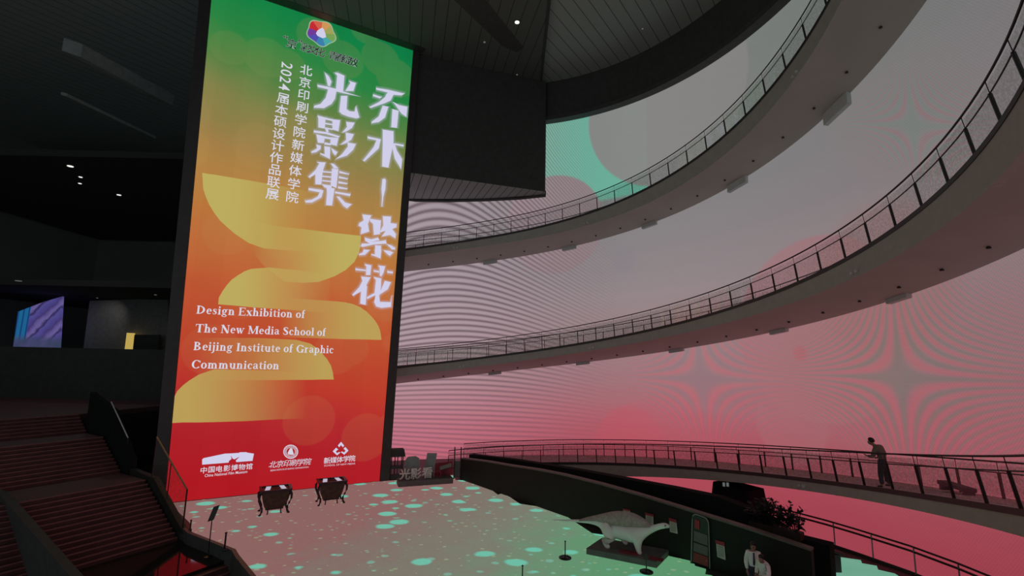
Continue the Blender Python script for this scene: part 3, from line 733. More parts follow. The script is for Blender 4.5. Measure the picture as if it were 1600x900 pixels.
# --- emblem and small line at the top
def pxface(m, pts, d): m.face([s3(*sc2(x, y), d) for x, y in pts])
def E6(pts): return [(430 + x / 10, 20 + y / 10) for x, y in pts]
def rosette(r0, n0, n1, cen=(718, 320), lob=.075, phase=.35, steps=72):
    pts = []
    for i in range(n0, n1 + 1):
        a = 2 * math.pi * i / steps
        r = r0 * (1 + lob * math.cos(5 * (a - phase)))
        pts.append((cen[0] + r * 1.06 * math.cos(a) + .10 * r * math.sin(a), cen[1] + r * .96 * math.sin(a) + .12 * r * math.cos(a)))
    return pts
def rosette_obj(name, mat, ro, ri, n0, n1, d):
    m = MB(); A = rosette(ro, n0, n1); B = rosette(ri, n0, n1)
    for i in range(len(A) - 1): pxface(m, E6([A[i], A[i + 1], B[i + 1], B[i]]), d)
    return build(name, m, mat, display)
rosette_obj('emblem_outline', glow('emblem_pale', (150, 185, 150)), 212, 195, 0, 72, .020)
for k, c in enumerate([(118, 160, 84), (70, 165, 165), (60, 125, 170), (82, 76, 172), (110, 60, 150), (196, 44, 52), (206, 96, 74), (205, 150, 88), (160, 160, 90)]):
    rosette_obj('emblem_petal', glow('emblem_%d' % k, c), 197, 60, k * 8, k * 8 + 8, .024)
m = MB()
pxface(m, E6([(735, 235), (760, 265), (785, 330), (795, 385), (740, 402), (660, 365), (635, 325), (660, 280), (690, 260)]), .03); build('emblem_centre', m, M['title'], display)
hrow('“京”彩文化·青春绽放', (444.5, 65.5), (552, 96.5), 15.5, .03, .022, glow('slogan_edge', (138, 158, 142)), 'slogan_outline', slant=.12)
hrow('“京”彩文化·青春绽放', (444.5, 65.5), (552, 96.5), 15.5, .0, .03, glow('slogan_dark', (28, 34, 46)), 'slogan', slant=.12)

# --- the three logos at the foot
def B1(pts): return [(300 + x / 12.86, 690 + y / 12.86) for x, y in pts]
m = MB()
pxface(m, B1([(205, 355), (235, 330), (660, 240), (780, 235), (785, 300), (795, 345), (745, 385), (735, 420), (205, 462)]), .03)
pxface(m, B1([(780, 235), (940, 225), (965, 212), (1090, 210), (1110, 220), (960, 300), (850, 355), (815, 340), (785, 280)]), .03)
pxface(m, B1([(1110, 220), (1245, 240), (1215, 385), (890, 410), (880, 375), (930, 330), (965, 295)]), .03)
build('museum_logo', m, M['title'], display)
hrow('中国电影博物馆', (318.5, 734.5), (389.5, 728.5), 10.5, .008, name='museum_lettering')
hrow('China National Film Museum', (320, 743), (386.5, 736.5), 6.2, .004, name='museum_lettering', per_char=False)
def R2(pts): return [(410 + x / 10, 680 + y / 10) for x, y in pts]
m = MB()
def ringpx(cx, cy, rx, ry, t, d, k=28):
    for i in range(k):
        a, b_ = 2 * math.pi * i / k, 2 * math.pi * (i + 1) / k
        pxface(m, R2([(cx + rx * math.cos(a), cy + ry * math.sin(a)), (cx + rx * math.cos(b_), cy + ry * math.sin(b_)),
                      (cx + (rx - t) * math.cos(b_), cy + (ry - t) * math.sin(b_)), (cx + (rx - t) * math.cos(a), cy + (ry - t) * math.sin(a))]), d)
ringpx(442, 257, 116, 110, 14, .03); ringpx(442, 257, 74, 70, 7, .03)
for i in range(22):
    a = 2 * math.pi * i / 22; cx, cy = 442 + 88 * math.cos(a), 257 + 84 * math.sin(a)
    pxface(m, R2([(cx - 7, cy - 8), (cx + 7, cy - 8), (cx + 7, cy + 8), (cx - 7, cy + 8)]), .03)
pxface(m, R2([(435, 200), (465, 205), (490, 300), (455, 305), (400, 300), (395, 270)]), .03)
build('seal_logo', m, M['cap'], display)
hrow('北京印刷学院', (426.5, 725.5), (481, 721), 11.5, .0, name='institute_lettering', slant=.22)
hrow('BEIJING INSTITUTE OF GRAPHIC COMMUNICATION', (422.5, 735), (482, 729.5), 3.6, .0, name='institute_lettering', per_char=False)
m = MB()
for cx, cy, rot in ((1227, 160, 0), (1155, 252, 1), (1285, 240, 2)):
    s = 58
    if rot == 0: pts = [[(0, -s), (s * .85, 0), (s * .5, 28), (0, -8)], [(0, -s), (0, -8), (-s * .5, 28), (-s * .85, 0)]]
    elif rot == 1: pts = [[(-s, 0), (-5, -s), (28, -32), (-10, 0)], [(-s, 0), (-10, 0), (10, 28), (40, 8), (62, 18), (10, 62)]]
    else: pts = [[(s, 0), (10, -s), (-18, -30), (14, 0)], [(s, 0), (14, 0), (-10, 30), (-40, 12), (-62, 22), (-8, 64)]]
    for p in pts: pxface(m, R2([(cx + x, cy + y) for x, y in p]), .03)
build('school_logo', m, M['title'], display)
hrow('新媒体学院', (511, 719.5), (550.5, 716), 10.5, .01, name='school_lettering')
hrow('SCHOOL OF NEW MEDIA', (506.5, 727.5), (555, 724), 3.8, .0, name='school_lettering', per_char=False)

# ------------------------------------------------------------------ LED floor
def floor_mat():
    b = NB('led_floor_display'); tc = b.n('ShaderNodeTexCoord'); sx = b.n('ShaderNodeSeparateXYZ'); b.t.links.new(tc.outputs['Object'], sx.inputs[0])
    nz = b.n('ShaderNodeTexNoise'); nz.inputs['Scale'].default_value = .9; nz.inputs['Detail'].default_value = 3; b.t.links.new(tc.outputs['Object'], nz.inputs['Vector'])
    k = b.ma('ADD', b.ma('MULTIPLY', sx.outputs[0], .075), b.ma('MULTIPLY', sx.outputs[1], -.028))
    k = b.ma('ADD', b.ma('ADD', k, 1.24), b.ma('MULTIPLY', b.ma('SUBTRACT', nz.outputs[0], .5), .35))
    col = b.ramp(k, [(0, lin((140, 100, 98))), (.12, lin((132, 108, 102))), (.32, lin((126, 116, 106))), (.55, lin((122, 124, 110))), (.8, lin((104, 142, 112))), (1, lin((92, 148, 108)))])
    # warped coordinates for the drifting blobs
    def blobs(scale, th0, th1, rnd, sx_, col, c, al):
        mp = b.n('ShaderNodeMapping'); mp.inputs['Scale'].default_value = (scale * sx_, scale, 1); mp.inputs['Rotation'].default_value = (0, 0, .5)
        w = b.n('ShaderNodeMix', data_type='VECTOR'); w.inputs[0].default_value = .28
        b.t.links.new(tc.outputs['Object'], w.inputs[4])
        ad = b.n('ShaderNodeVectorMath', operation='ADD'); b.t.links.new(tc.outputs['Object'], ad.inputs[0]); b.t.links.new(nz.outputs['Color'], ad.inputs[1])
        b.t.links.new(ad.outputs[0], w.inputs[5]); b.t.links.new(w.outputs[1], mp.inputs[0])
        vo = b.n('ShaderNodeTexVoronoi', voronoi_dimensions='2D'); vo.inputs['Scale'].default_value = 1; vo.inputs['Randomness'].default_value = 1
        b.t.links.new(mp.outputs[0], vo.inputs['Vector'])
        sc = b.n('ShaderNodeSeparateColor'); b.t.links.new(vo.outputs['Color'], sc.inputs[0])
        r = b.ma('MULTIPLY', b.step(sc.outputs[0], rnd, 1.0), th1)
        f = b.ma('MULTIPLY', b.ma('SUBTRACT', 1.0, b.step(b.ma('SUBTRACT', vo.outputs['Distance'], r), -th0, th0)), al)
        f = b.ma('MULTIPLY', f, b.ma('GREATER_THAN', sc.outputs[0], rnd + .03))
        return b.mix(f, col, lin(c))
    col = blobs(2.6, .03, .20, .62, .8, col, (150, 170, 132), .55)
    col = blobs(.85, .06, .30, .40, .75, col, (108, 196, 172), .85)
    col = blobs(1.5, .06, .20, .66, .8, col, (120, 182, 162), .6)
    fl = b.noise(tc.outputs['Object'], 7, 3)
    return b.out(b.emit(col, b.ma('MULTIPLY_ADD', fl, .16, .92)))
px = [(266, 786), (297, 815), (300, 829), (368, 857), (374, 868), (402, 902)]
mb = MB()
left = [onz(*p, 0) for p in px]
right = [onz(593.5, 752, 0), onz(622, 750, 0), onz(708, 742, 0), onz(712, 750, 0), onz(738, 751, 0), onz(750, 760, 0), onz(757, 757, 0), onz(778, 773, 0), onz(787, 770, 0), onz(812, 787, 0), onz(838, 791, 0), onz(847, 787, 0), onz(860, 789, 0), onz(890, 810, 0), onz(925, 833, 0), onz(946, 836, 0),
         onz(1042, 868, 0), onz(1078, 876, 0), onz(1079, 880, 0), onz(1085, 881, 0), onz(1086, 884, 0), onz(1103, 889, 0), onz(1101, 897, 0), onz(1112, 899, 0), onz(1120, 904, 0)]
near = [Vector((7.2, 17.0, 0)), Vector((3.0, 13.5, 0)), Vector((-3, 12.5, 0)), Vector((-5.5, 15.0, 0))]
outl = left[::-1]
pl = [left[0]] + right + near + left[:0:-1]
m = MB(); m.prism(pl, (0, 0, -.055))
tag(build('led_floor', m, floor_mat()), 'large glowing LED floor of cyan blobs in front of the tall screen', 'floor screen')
# second lit patch beyond the partition, right of it
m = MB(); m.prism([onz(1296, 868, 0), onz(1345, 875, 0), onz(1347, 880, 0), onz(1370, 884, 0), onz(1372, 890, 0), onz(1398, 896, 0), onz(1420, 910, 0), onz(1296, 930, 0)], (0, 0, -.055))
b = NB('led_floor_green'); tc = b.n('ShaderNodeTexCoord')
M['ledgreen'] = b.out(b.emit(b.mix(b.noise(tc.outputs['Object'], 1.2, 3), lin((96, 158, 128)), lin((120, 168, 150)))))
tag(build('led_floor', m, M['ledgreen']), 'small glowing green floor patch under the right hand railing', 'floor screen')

# ------------------------------------------------------------------ staircase at the left
KS = 1.056
SP1 = onz(277, 845, -.45); SCc = Vector((-.872, .489, 0)); STt = Vector((.489, .872, 0))
def st(s, w, z): return SP1 + (SCc * s + STt * w + Vector((0, 0, z))) * KS
stairs = thing('staircase', 'broad dark staircase climbing away at the left, tinted red', 'staircase', st(3, -2.5, 0))
def flight(s0, z0, n, rise, run, w0, w1):
    m = MB(); mn = MB(); prof = [(s0, z0 - .4)]
    for i in range(n): prof += [(s0 + i * run, z0 + i * rise - (0 if i else 0)), (s0 + i * run, z0 + (i + 1) * rise)]
    prof += [(s0 + n * run, z0 + n * rise), (s0 + n * run, z0 + n * rise - .4)]
    m.loft([[st(s, w, z) for s, z in prof] for w in (w0, w1)]); build('flight', m, M['steps'], stairs)
    for i in range(n):
        mn.loft([[st(s0 + i * run + a, w, z0 + (i + 1) * rise + k) for a, k in ((-.012, -.03), (.035, -.03), (.035, .004), (-.012, .004))] for w in (w0, w1)])
    build('nosing', mn, M['nosing'], stairs)
    return s0 + n * run, z0 + n * rise
s1, z1 = flight(0, 0, 14, .147, .25, 0, -7)
s2 = s1 + 2.3
m = MB(); m.loft([[st(s, 0, z) for s, z in ((s1, z1 - .3), (s2, z1 - .3), (s2, z1), (s1, z1))], [st(s, -9, z) for s, z in ((s1, z1 - .3), (s2, z1 - .3), (s2, z1), (s1, z1))]]); build('landing', m, M['steps'], stairs)
s3_, z3 = flight(s2, z1, 10, .15, .25, 0, -12)
s4 = s3_ + 1.8
m = MB(); m.loft([[st(s, w, z) for s, z in ((s3_, z3 - .3), (s4, z3 - .3), (s4, z3), (s3_, z3))] for w in (0, -14)]); build('landing', m, M['steps'], stairs)
s5, z5 = flight(s4, z3, 6, .15, .25, 0, -16)
m = MB(); m.prism([st(s5, .2, z5 - .3), st(s5, -24, z5 - .3), (-53, 12, st(0, 0, z5 - .3).z), (-53, 38, st(0, 0, z5 - .3).z), (-24, 38, st(0, 0, z5 - .3).z)], (0, 0, .3)); struct('floor_mezzanine', m, M['steps'])
# lower landing and the steps going down from it
m = MB(); m.prism([st(0, .0, -.2), st(-.2, 1.0, -.2), st(-3.5, .75, -.2), st(-3.62, .3, -.2), st(-3.62, -7, -.2), st(0, -7, -.2)], (0, 0, .2)); build('polished_landing', m, M['polished'], stairs)
dd = (Vector((-9.12, 18.79, 0)) - Vector((-11.19, 21.17, 0))).normalized() * KS
m = MB(); mn = MB()
for i in range(14):
    z = -.15 * (i + 1); a = st(-3.62, .3, 0) + dd * (.3 * i); bq = st(-3.62, -7, 0) + dd * (.3 * i)
    m.prism([a + Vector((0, 0, z - .35)), bq + Vector((0, 0, z - .35)), bq + dd * .32 + Vector((0, 0, z - .35)), a + dd * .32 + Vector((0, 0, z - .35))], (0, 0, .35))
    mn.prism([a + dd * .27 + Vector((0, 0, z)), bq + dd * .27 + Vector((0, 0, z)), bq + dd * .32 + Vector((0, 0, z)), a + dd * .32 + Vector((0, 0, z))], (0, 0, .008))
build('flight', m, M['steps'], stairs); build('nosing', mn, M['nosing'], stairs)
# parapets on both sides
npl = -STt
def onst(U, V, w): return onpl(U, V, st(0, w, 0), STt)
def dropwall(pts, zb, w_th, name, mat, parent=None, strct=False):
    m = MB()
    m.loft([[Vector((p.x, p.y, min(zb, p.z - .05))), Vector((p.x, p.y, p.z)), Vector((p.x, p.y, p.z)) + w_th, Vector((p.x, p.y, min(zb, p.z - .05))) + w_th] for p in pts])
    return build(name, m, mat, parent)
pa, pb = onst(122, 890, -4.4), onst(15, 770, -4.4)
dpa = (pb - pa)
dropwall([pa - dpa * .9, pa, pb, pb + Vector((-6, 3.36, .0)), pb + Vector((-14, 7.8, .0))], -4, -STt * .3, 'parapet', M['black'], stairs)
qa, qb = onst(287, 834, .12), onst(240, 747, .12)
dq = qb - qa
dropwall([qa, qb, qb + SCc * 2.4 + Vector((0, 0, .15))], -.06, STt * .25, 'stringer', M['parapet'], stairs)
u0 = onst(206, 718, .12); u1 = onst(176, 640, .12)
dropwall([u0, u1, u1 + SCc * 3 + Vector((0, 0, .8))], 0, STt * .25, 'stringer', M['pillar'], stairs)
# glass railing with a warm wooden handrail on the right hand stringer
ra, rb = onst(292.5, 765, .2), onst(245, 683, .2)
rl = thing('stair_railing', 'glass stair railing with thin light handrail beside the red screen', 'railing', Vector((ra.x, ra.y, 0)))
M['handrail'] = surf('warm_handrail', (.32, .20, .11), .35)
m = MB(); m.tube([ra, rb], .035, 8); build('handrail', m, M['handrail'], rl)
qa2 = qa + STt * .08
m = MB(); m.tube([ra, Vector((ra.x, ra.y, qa.z - .02))], .035, 8); build('post', m, M['darkmetal'], rl)
for k in (.5, 1.0):
    p = ra.lerp(rb, k); q = qa.lerp(qb, k); m = MB(); m.tube([p, Vector((p.x, p.y, min(q.z, p.z - .8) - .05))], .025, 8); build('post', m, M['darkmetal'], rl)
for k0, k1 in ((.03, .48), (.52, .98)):
    pts = []
    for k in (k0, k1):
        p = ra.lerp(rb, k); q = qa.lerp(qb, k); pts.append((p - Vector((0, 0, .08)), Vector((p.x, p.y, q.z + .06))))
    m = MB(); m.prism([pts[0][1], pts[1][1], pts[1][0], pts[0][0]], STt * .012); build('glass_panel', m, M['glass'], rl)
hr0, hr1 = onst(200, 684, .2), onst(174, 628, .2)
rl = thing('stair_railing', 'thin dim handrail higher up on the dark staircase', 'railing', Vector((hr0.x, hr0.y, 0)))
m = MB(); m.tube([hr0, hr1], .03, 8); build('handrail', m, M['white'], rl)
for p in (hr0, hr1):
    m = MB(); m.tube([p, p - Vector((0, 0, 1.4))], .02, 6); build('post', m, M['darkmetal'], rl)
# kerb between the landing and the lit floor
kp = [Vector((-16.2, 24.6, 0)), onz(299, 832, 0), onz(368, 859, 0), onz(374, 869, 0), onz(402, 903, 0), onz(440, 950, 0)]
kp.insert(1, onz(293, 827, 0))
m = MB()
rings = []
for i, p in enumerate(kp):
    d = (kp[min(i + 1, 6)] - kp[max(i - 1, 0)]).normalized(); nn = Vector((d.y, -d.x, 0))
    zb = -1.2 if i < 4 else -3.6
    rings.append([p + Vector((0, 0, zb)), p + Vector((0, 0, .03)), p + nn * .16 + Vector((0, 0, .03)), p + nn * .16 + Vector((0, 0, zb))])
m.loft(rings); struct('trim_kerb', m, M['kerb'])

# sign stand and little posts on the landing
def stanchion(name, base, h, label, r=.03, disc=.2, group='short barrier posts'):
    t = thing(name, label, 'post', base, group)
    m = MB(); m.lathe(base, [(disc * .3, 0), (disc, .0), (disc, .03), (disc * .75, .06), (r * 1.3, .09)], 20); build('base', m, M['blackgloss'], t)
    m = MB(); m.tube([base + Vector((0, 0, .07)), base + Vector((0, 0, h))], r, 10); build('pole', m, M['blackgloss'], t)
    m = MB(); m.lathe(base + Vector((0, 0, h)), [(r, 0), (r * 1.5, .01), (r * 1.5, .035), (r * .6, .05)], 12); build('cap', m, M['blackgloss'], t)
    return t
B0 = onz(325, 870, -.45)
t = thing('sign_stand', 'thin black stand with tilted dark sign plate on the polished landing', 'sign', B0)
m = MB(); m.lathe(B0, [(.05, 0), (.16, 0), (.16, .02), (.03, .05)], 16); build('base', m, M['blackgloss'], t)
m = MB(); m.tube([B0 + Vector((0, 0, .04)), B0 + Vector((0, 0, 1.5))], .022, 8); build('pole', m, M['blackgloss'], t)
m = MB(); m.box(B0 + Vector((.04, .0, 1.72)), Vector((.10, .05, .03)), Vector((.012, -.02, .02)), Vector((.07, .04, .28))); build('sign_plate', m, M['frame'], t, bevel=.008)
stanchion('barrier_post', onz(350.5, 861, 0), .68, 'small black post on the kerb right of the sign stand', .035, .08)
stanchion('barrier_post', onz(297, 829, 0), .42, 'tiny black post at the foot of the stair railing', .03, .07)
stanchion('barrier_post', onz(883, 872, 0), .62, 'black post on round base left of the dinosaur platform', .024, .26)
stanchion('barrier_post', onz(1010, 894, 0), .62, 'black post on round base in front of the dinosaur platform', .024, .26)
stanchion('barrier_post', onz(816, 914, 0), .62, 'black post rising from bottom edge of the lit floor', .024, .26)

# ------------------------------------------------------------------ partition wall with posters at the right
W0p, W1p = Vector((-3.04, 33.34, 0)), Vector((7.63, 20.95, 0)); WD = (W1p - W0p).normalized(); WN = Vector((-.7577, -.6526, 0))
def onw(U, V, d=0.0): return onpl(U, V, W0p + WN * d, WN)
top = [onw(*q) for q in [(721, 717), (760, 722), (800, 729), (840, 735), (880, 743), (940, 758), (1000, 775), (1080, 800), (1160, 825), (1220, 845), (1267, 861)]]
m = MB(); m.loft([[Vector((p.x, p.y, -.05)), p, p - WN * .25, Vector((p.x, p.y, -.05)) - WN * .25] for p in top]); struct('wall_partition', m, M['wallpanel'])
m = MB(); m.loft([[p + WN * .03, p + WN * .03 + Vector((0, 0, .07)), p - WN * .28 + Vector((0, 0, .07)), p - WN * .28] for p in top]); struct('trim_8', m, M['wallcap'])
top2 = [onw(*q, -1.7) for q in [(733, 710), (800, 718), (900, 734), (970, 747), (1050, 762), (1122, 777), (1190, 803), (1240, 838), (1296, 852)]]
m = MB(); m.loft([[Vector((p.x, p.y, -.05)), p, p - WN * .5, Vector((p.x, p.y, -.05)) - WN * .5] for p in top2]); struct('wall_parapet', m, M['pillar'])
# pillar under the lowest ramp
Pp, tp = onell(1153, 762, RI + 1.6)
tg = (ell(RI + 1.6, tp + .01) - ell(RI + 1.6, tp)).normalized(); nr = Vector((tg.y, -tg.x, 0))
zt = poly(LV[3]['ou'], tp)
m = MB(); m.loft([[Vector((Pp.x, Pp.y, z)) + tg * sx * wx + nr * sy * .7 for sx, sy in ((-1, -1), (1, -1), (1, 1), (-1, 1))] for z, wx in ((-.05, 1.35), (zt - .02, 1.15))]); struct('column', m, M['pillar'])
P_ = onell(1131, 757, RI + .7)[0]
for dx in (0, .22):
    o = MB(); o.box(P_ + Vector((dx, 0, 0)), (.05, 0, 0), (0, .05, 0), (0, 0, .1)); o = build('wall_lamp', o, M['lampdim']); tag(o, ('left' if dx == 0 else 'right') + ' one of two small white lamps at the black pillar top', 'lamp', 'pillar lamps')

def poster(q, label):
    # q: top-left, top-right, bottom-right, bottom-left pixels on the partition
    c = [onw(x, y, .02) for x, y in q]
    t = thing('wall_poster', label, 'poster', (c[2] + c[3]) / 2, 'posters on the dark partition')
    m = MB(); m.prism(c, WN * .015); sheet = build('sheet', m, M['postersheet'], t)
    lp = lambda u, v: (c[0] * (1 - u) + c[1] * u) * (1 - v) + (c[3] * (1 - u) + c[2] * u) * v
    m = MB(); m.prism([lp(-.05, -.16) + WN * .016, lp(1.05, -.16) + WN * .016, lp(1.05, .1) + WN * .016, lp(-.05, .1) + WN * .016], WN * .01); build('red_header', m, M['redposter'], t)
    for k in range(6):
        v = .2 + k * .12; m = MB(); m.prism([lp(.15, v) + WN * .016, lp(.85, v) + WN * .016, lp(.85, v + .045) + WN * .016, lp(.15, v + .045) + WN * .016], WN * .004); build('text_line', m, M['grey'], sheet)
M['postersheet'] = surf('poster_paper', (.50, .50, .46), .7)
poster([(974, 796), (985, 798), (985, 808), (974, 806)], 'smallest pale poster, just above the dinosaur back')
poster([(1009, 803), (1021, 806), (1021, 820), (1009, 817)], 'pale poster with red header above the dinosaur neck')
poster([(1046, 812), (1057, 815), (1059, 834), (1047, 831)], 'pale poster at the dinosaur snout')
poster([(1119, 847), (1132, 851), (1134, 875), (1121, 870)], 'pale poster between the framed door panel and the people')
# framed door-like panel
K = [onw(x, y, .12) for x, y in [(1082, 802), (1107, 811), (1109, 887), (1080, 876)]]
K[2].z = K[3].z = 0.0
t = thing('framed_panel', 'tall rounded metal frame with red and grey panel on the partition', 'panel', (K[2] + K[3]) / 2)
lp = lambda u, v, d=0.0: (K[0] * (1 - u) + K[1] * u) * (1 - v) + (K[3] * (1 - u) + K[2] * u) * v + WN * d
path = [lp(0, 1)] + [lp(0, v) for v in (.6, .12)] + [lp(.03, .05), lp(.12, .012), lp(.25, 0), lp(.75, 0), lp(.88, .012), lp(.97, .05)] + [lp(1, v) for v in (.12, .6)] + [lp(1, 1)]
m = MB(); m.tube(path, .022, 8); build('frame', m, M['midgrey'], t)
def pan(name, u0, v0, u1, v1, mat, d=-.05): m = MB(); m.prism([lp(u0, v0, d), lp(u1, v0, d), lp(u1, v1, d), lp(u0, v1, d)], WN * .03); build(name, m, mat, t)
pan('back_board', .06, .03, .94, .985, M['blackgloss']); pan('red_panel', .16, .10, .45, .28, M['redposter'], -.015); pan('grey_panel', .12, .34, .92, .55, M['platform'], -.018); pan('grey_panel', .12, .58, .92, .76, M['platform'], -.018); pan('red_foot_panel', .12, .78, .92, .97, M['redmat'], -.018)
m = MB(); m.lathe(lp(.85, .86, .01), [(.0, -.03), (.03, -.02), (.03, .02), (0, .03)], 10); build('lamp', m, M['handrail'], t)

# plants on the planter behind the partition
pc = onw(1212, 833, -1.45)
t = thing('planter_shrub', 'dark leafy shrub in a planter above the partition', 'plant', pc)
m = MB(); m.box(pc + Vector((0, 0, .12)), WD * .95, WN * .22, (0, 0, .14)); build('planter', m, M['pot'], t, bevel=.02)
m = MB(); ms = MB(); rng = random.Random(3)
for i in range(60):
    b0 = pc + WD * rng.uniform(-.85, .85) + WN * rng.uniform(-.12, .12) + Vector((0, 0, .2)); tp2 = b0 + WD * rng.uniform(-.25, .25) + WN * rng.uniform(-.3, .3) + Vector((0, 0, rng.uniform(.35, 1.15) * (1 - .35 * abs((b0 - pc).dot(WD)))))
    ms.tube([b0, (b0 + tp2) / 2 + Vector((rng.uniform(-.05, .05), 0, .03)), tp2], .012, 5)
    for k in range(9):
        c = b0.lerp(tp2, rng.uniform(.3, 1.05)); d = Vector((rng.uniform(-1, 1), rng.uniform(-1, 1), rng.uniform(-.3, .8))).normalized(); sd_ = d.cross(Vector((0, 0, 1)))  .normalized() * .075; L = rng.uniform(.18, .30)
        m.face([c, c + d * L * .4 + sd_, c + d * L, c + d * L * .4 - sd_])
build('stem', ms, M['pot'], t); build('foliage', m, M['leaf'], t)

# railing by the curved wall at ground level
gb = GB
t = thing('floor_railing', 'low twin-bar railing along the floor edge at bottom right', 'railing', gb[2])
def along(pts, step):
    out = []; carry = 0
    for a, b_ in zip(pts, pts[1:]):
        L = (b_ - a).length; s_ = carry
        while s_ < L: out.append(a.lerp(b_, s_ / L)); s_ += step
        carry = s_ - L
    return out
m = MB(); m.tube([p + Vector((0, 0, 1.0)) for p in gb], .04, 8); build('handrail', m, M['darkmetal'], t)
m = MB(); m.tube([p + Vector((0, 0, .82)) for p in gb], .045, 8); build('mid_rail', m, M['darkmetal'], t)
m = MB(); m.loft([[p + Vector((0, -.06, -.055)), p + Vector((0, -.06, .05)), p + Vector((0, .06, .05)), p + Vector((0, .06, -.055))] for p in gb]); build('base_rail', m, M['frame'], t)
for p in along(gb, 1.55):
    m = MB(); m.tube([p, p + Vector((0, 0, .8)), p + Vector((-.05, -.05, .95)), p + Vector((0, 0, 1.0))], .028, 7); build('post', m, M['midgrey'], t)
# dark bent sign by the second lit patch
q = onz(1308, 893, 0)
t = thing('display_lectern', 'small dark lectern with sloping top on the green floor patch', 'lectern', q)
m = MB(); m.loft([[q + Vector((sx * .12, sy * .1, z)) for sx, sy in ((-1, -1), (1, -1), (1, 1), (-1, 1))] for z in (0, .65)]); build('stem', m, M['black'], t)
m = MB(); m.box(q + Vector((-.05, 0, .75)), (.33, 0, -.1), (0, .2, 0), (.02, 0, .04)); build('top', m, M['frame'], t, bevel=.01)

# ------------------------------------------------------------------ letters on a platform by the screen foot
pf0, pf1 = onz(622.5, 761.5, 0), onz(708, 755.5, 0); PD = (pf1 - pf0).normalized(); PN = Vector((PD.y, -PD.x, 0))
t = thing('display_plinth', 'low grey plinth carrying the letters beside the tall screen', 'plinth', (pf0 + pf1) / 2)
ph = .34
m = MB(); m.prism([pf0, pf1, pf1 - PN * 1.0, pf0 - PN * 1.0], (0, 0, ph)); build('body', m, M['platform'], t, bevel=.015)
def onp(U, V, d=0.0): return onpl(U, V, pf0 - PN * d, PN)
def solid_letter(ch, U, V, hpx, nm, label, mat):
    P0 = onp(U, V, .35); hz = abs(onp(U, V - hpx / 2, .35).z - onp(U, V + hpx / 2, .35).z)
    V_, F_g, bb = text_mesh(ch, hz * 1.08, .01 * hz); cx = (bb[0] + bb[1]) / 2
    me = bpy.data.meshes.new(nm); o = bpy.data.objects.new(nm, me); COL.objects.link(o)
    base = Vector((P0.x, P0.y, ph)); bmm = bmesh.new(); vs = [bmm.verts.new(PD * (v.x - cx) + Vector((0, 0, v.y - bb[2]))) for v in V_]
    for f in F_g:
        try: bmm.faces.new([vs[i] for i in f])
        except ValueError: pass
    bmesh.ops.remove_doubles(bmm, verts=bmm.verts, dist=1e-5)
    r = bmesh.ops.extrude_face_region(bmm, geom=bmm.faces[:]); bmesh.ops.translate(bmm, verts=[e for e in r['geom'] if isinstance(e, bmesh.types.BMVert)], vec=-PN * .12)
    bmesh.ops.recalc_face_normals(bmm, faces=bmm.faces); bmm.to_mesh(me); bmm.free(); o.location = base; me.materials.append(mat)
    return tag(o, label, 'letter', 'letters on the plinth')
solid_letter('光', 632.5, 744.5, 17, 'solid_letter', 'grey standing character for light, leftmost on the plinth', M['lettergrey'])
solid_letter('影', 650, 744, 17, 'solid_letter', 'grey standing character for shadow, second on the plinth', M['lettergrey'])
solid_letter('看', 667.5, 743.5, 17, 'solid_letter', 'grey standing character for look, third on the plinth', M['lettergrey'])
def slab(name, pts, d, th, mat, label, cat, dz=True):
    P_ = [onp(x, y, d) for x, y in pts]
    zmin = min(p.z for p in P_)
    for p in P_:
        if p.z - zmin < .25: p.z = ph
    m = MB(); m.prism(P_, -PN * th); return tag(build(name, m, mat), label, cat)
slab('display_board', [(631, 737), (633, 720), (638, 714), (650, 713), (655, 716), (656, 724), (652, 737)], .75, .1, M['midgrey'], 'grey round-topped board behind the first two letters', 'board')
slab('display_board', [(662, 736), (668, 708), (683, 708.5), (677, 736)], .75, .1, M['midgrey'], 'grey leaning rectangular board behind the third letter', 'board')
slab('display_board', [(679, 752), (680, 724), (707, 721), (707, 750)], .9, .06, M['redposter'], 'dark red back board at the right end of the plinth', 'board')
pz = onp(696, 729, .6); base = Vector((pz.x, pz.y, ph))
t = thing('tilted_panel', 'small grey tilted panel in front of the dark red board', 'panel', base)
m = MB(); m.box(Vector((pz.x, pz.y, pz.z)), PD * .38 + Vector((0, 0, .09)), PN * .12, Vector((0, 0, .10))); build('panel', m, M['grey'], t, bevel=.02)
m = MB(); m.tube([base, Vector((pz.x, pz.y, pz.z - .1))], .03, 8); build('support', m, M['black'], t)
rc = onp(684, 741, .55); m = MB(); n_ = 24
for i in range(n_):
    a0, a1 = 2 * math.pi * i / n_, 2 * math.pi * (i + 1) / n_
    f = lambda a, r: rc + PD * r * math.cos(a) + Vector((0, 0, r * math.sin(a)))
    m.loft([[f(a0, .17), f(a0, .24), f(a0, .24) - PN * .06, f(a0, .17) - PN * .06], [f(a1, .17), f(a1, .24), f(a1, .24) - PN * .06, f(a1, .17) - PN * .06]], caps=False)
m.box(rc - PN * .03 , PD * .02, PN * .03, (0, 0, .30)); m.box(Vector((rc.x, rc.y, (rc.z - .2 + ph + .005) / 2)) - PN * .03, PD * .02, PN * .03, (0, 0, (rc.z - .2 - ph - .005) / 2))
tag(build('ring_mark', m, M['redposter']), 'red ring-shaped mark standing right of the grey letters', 'letter')
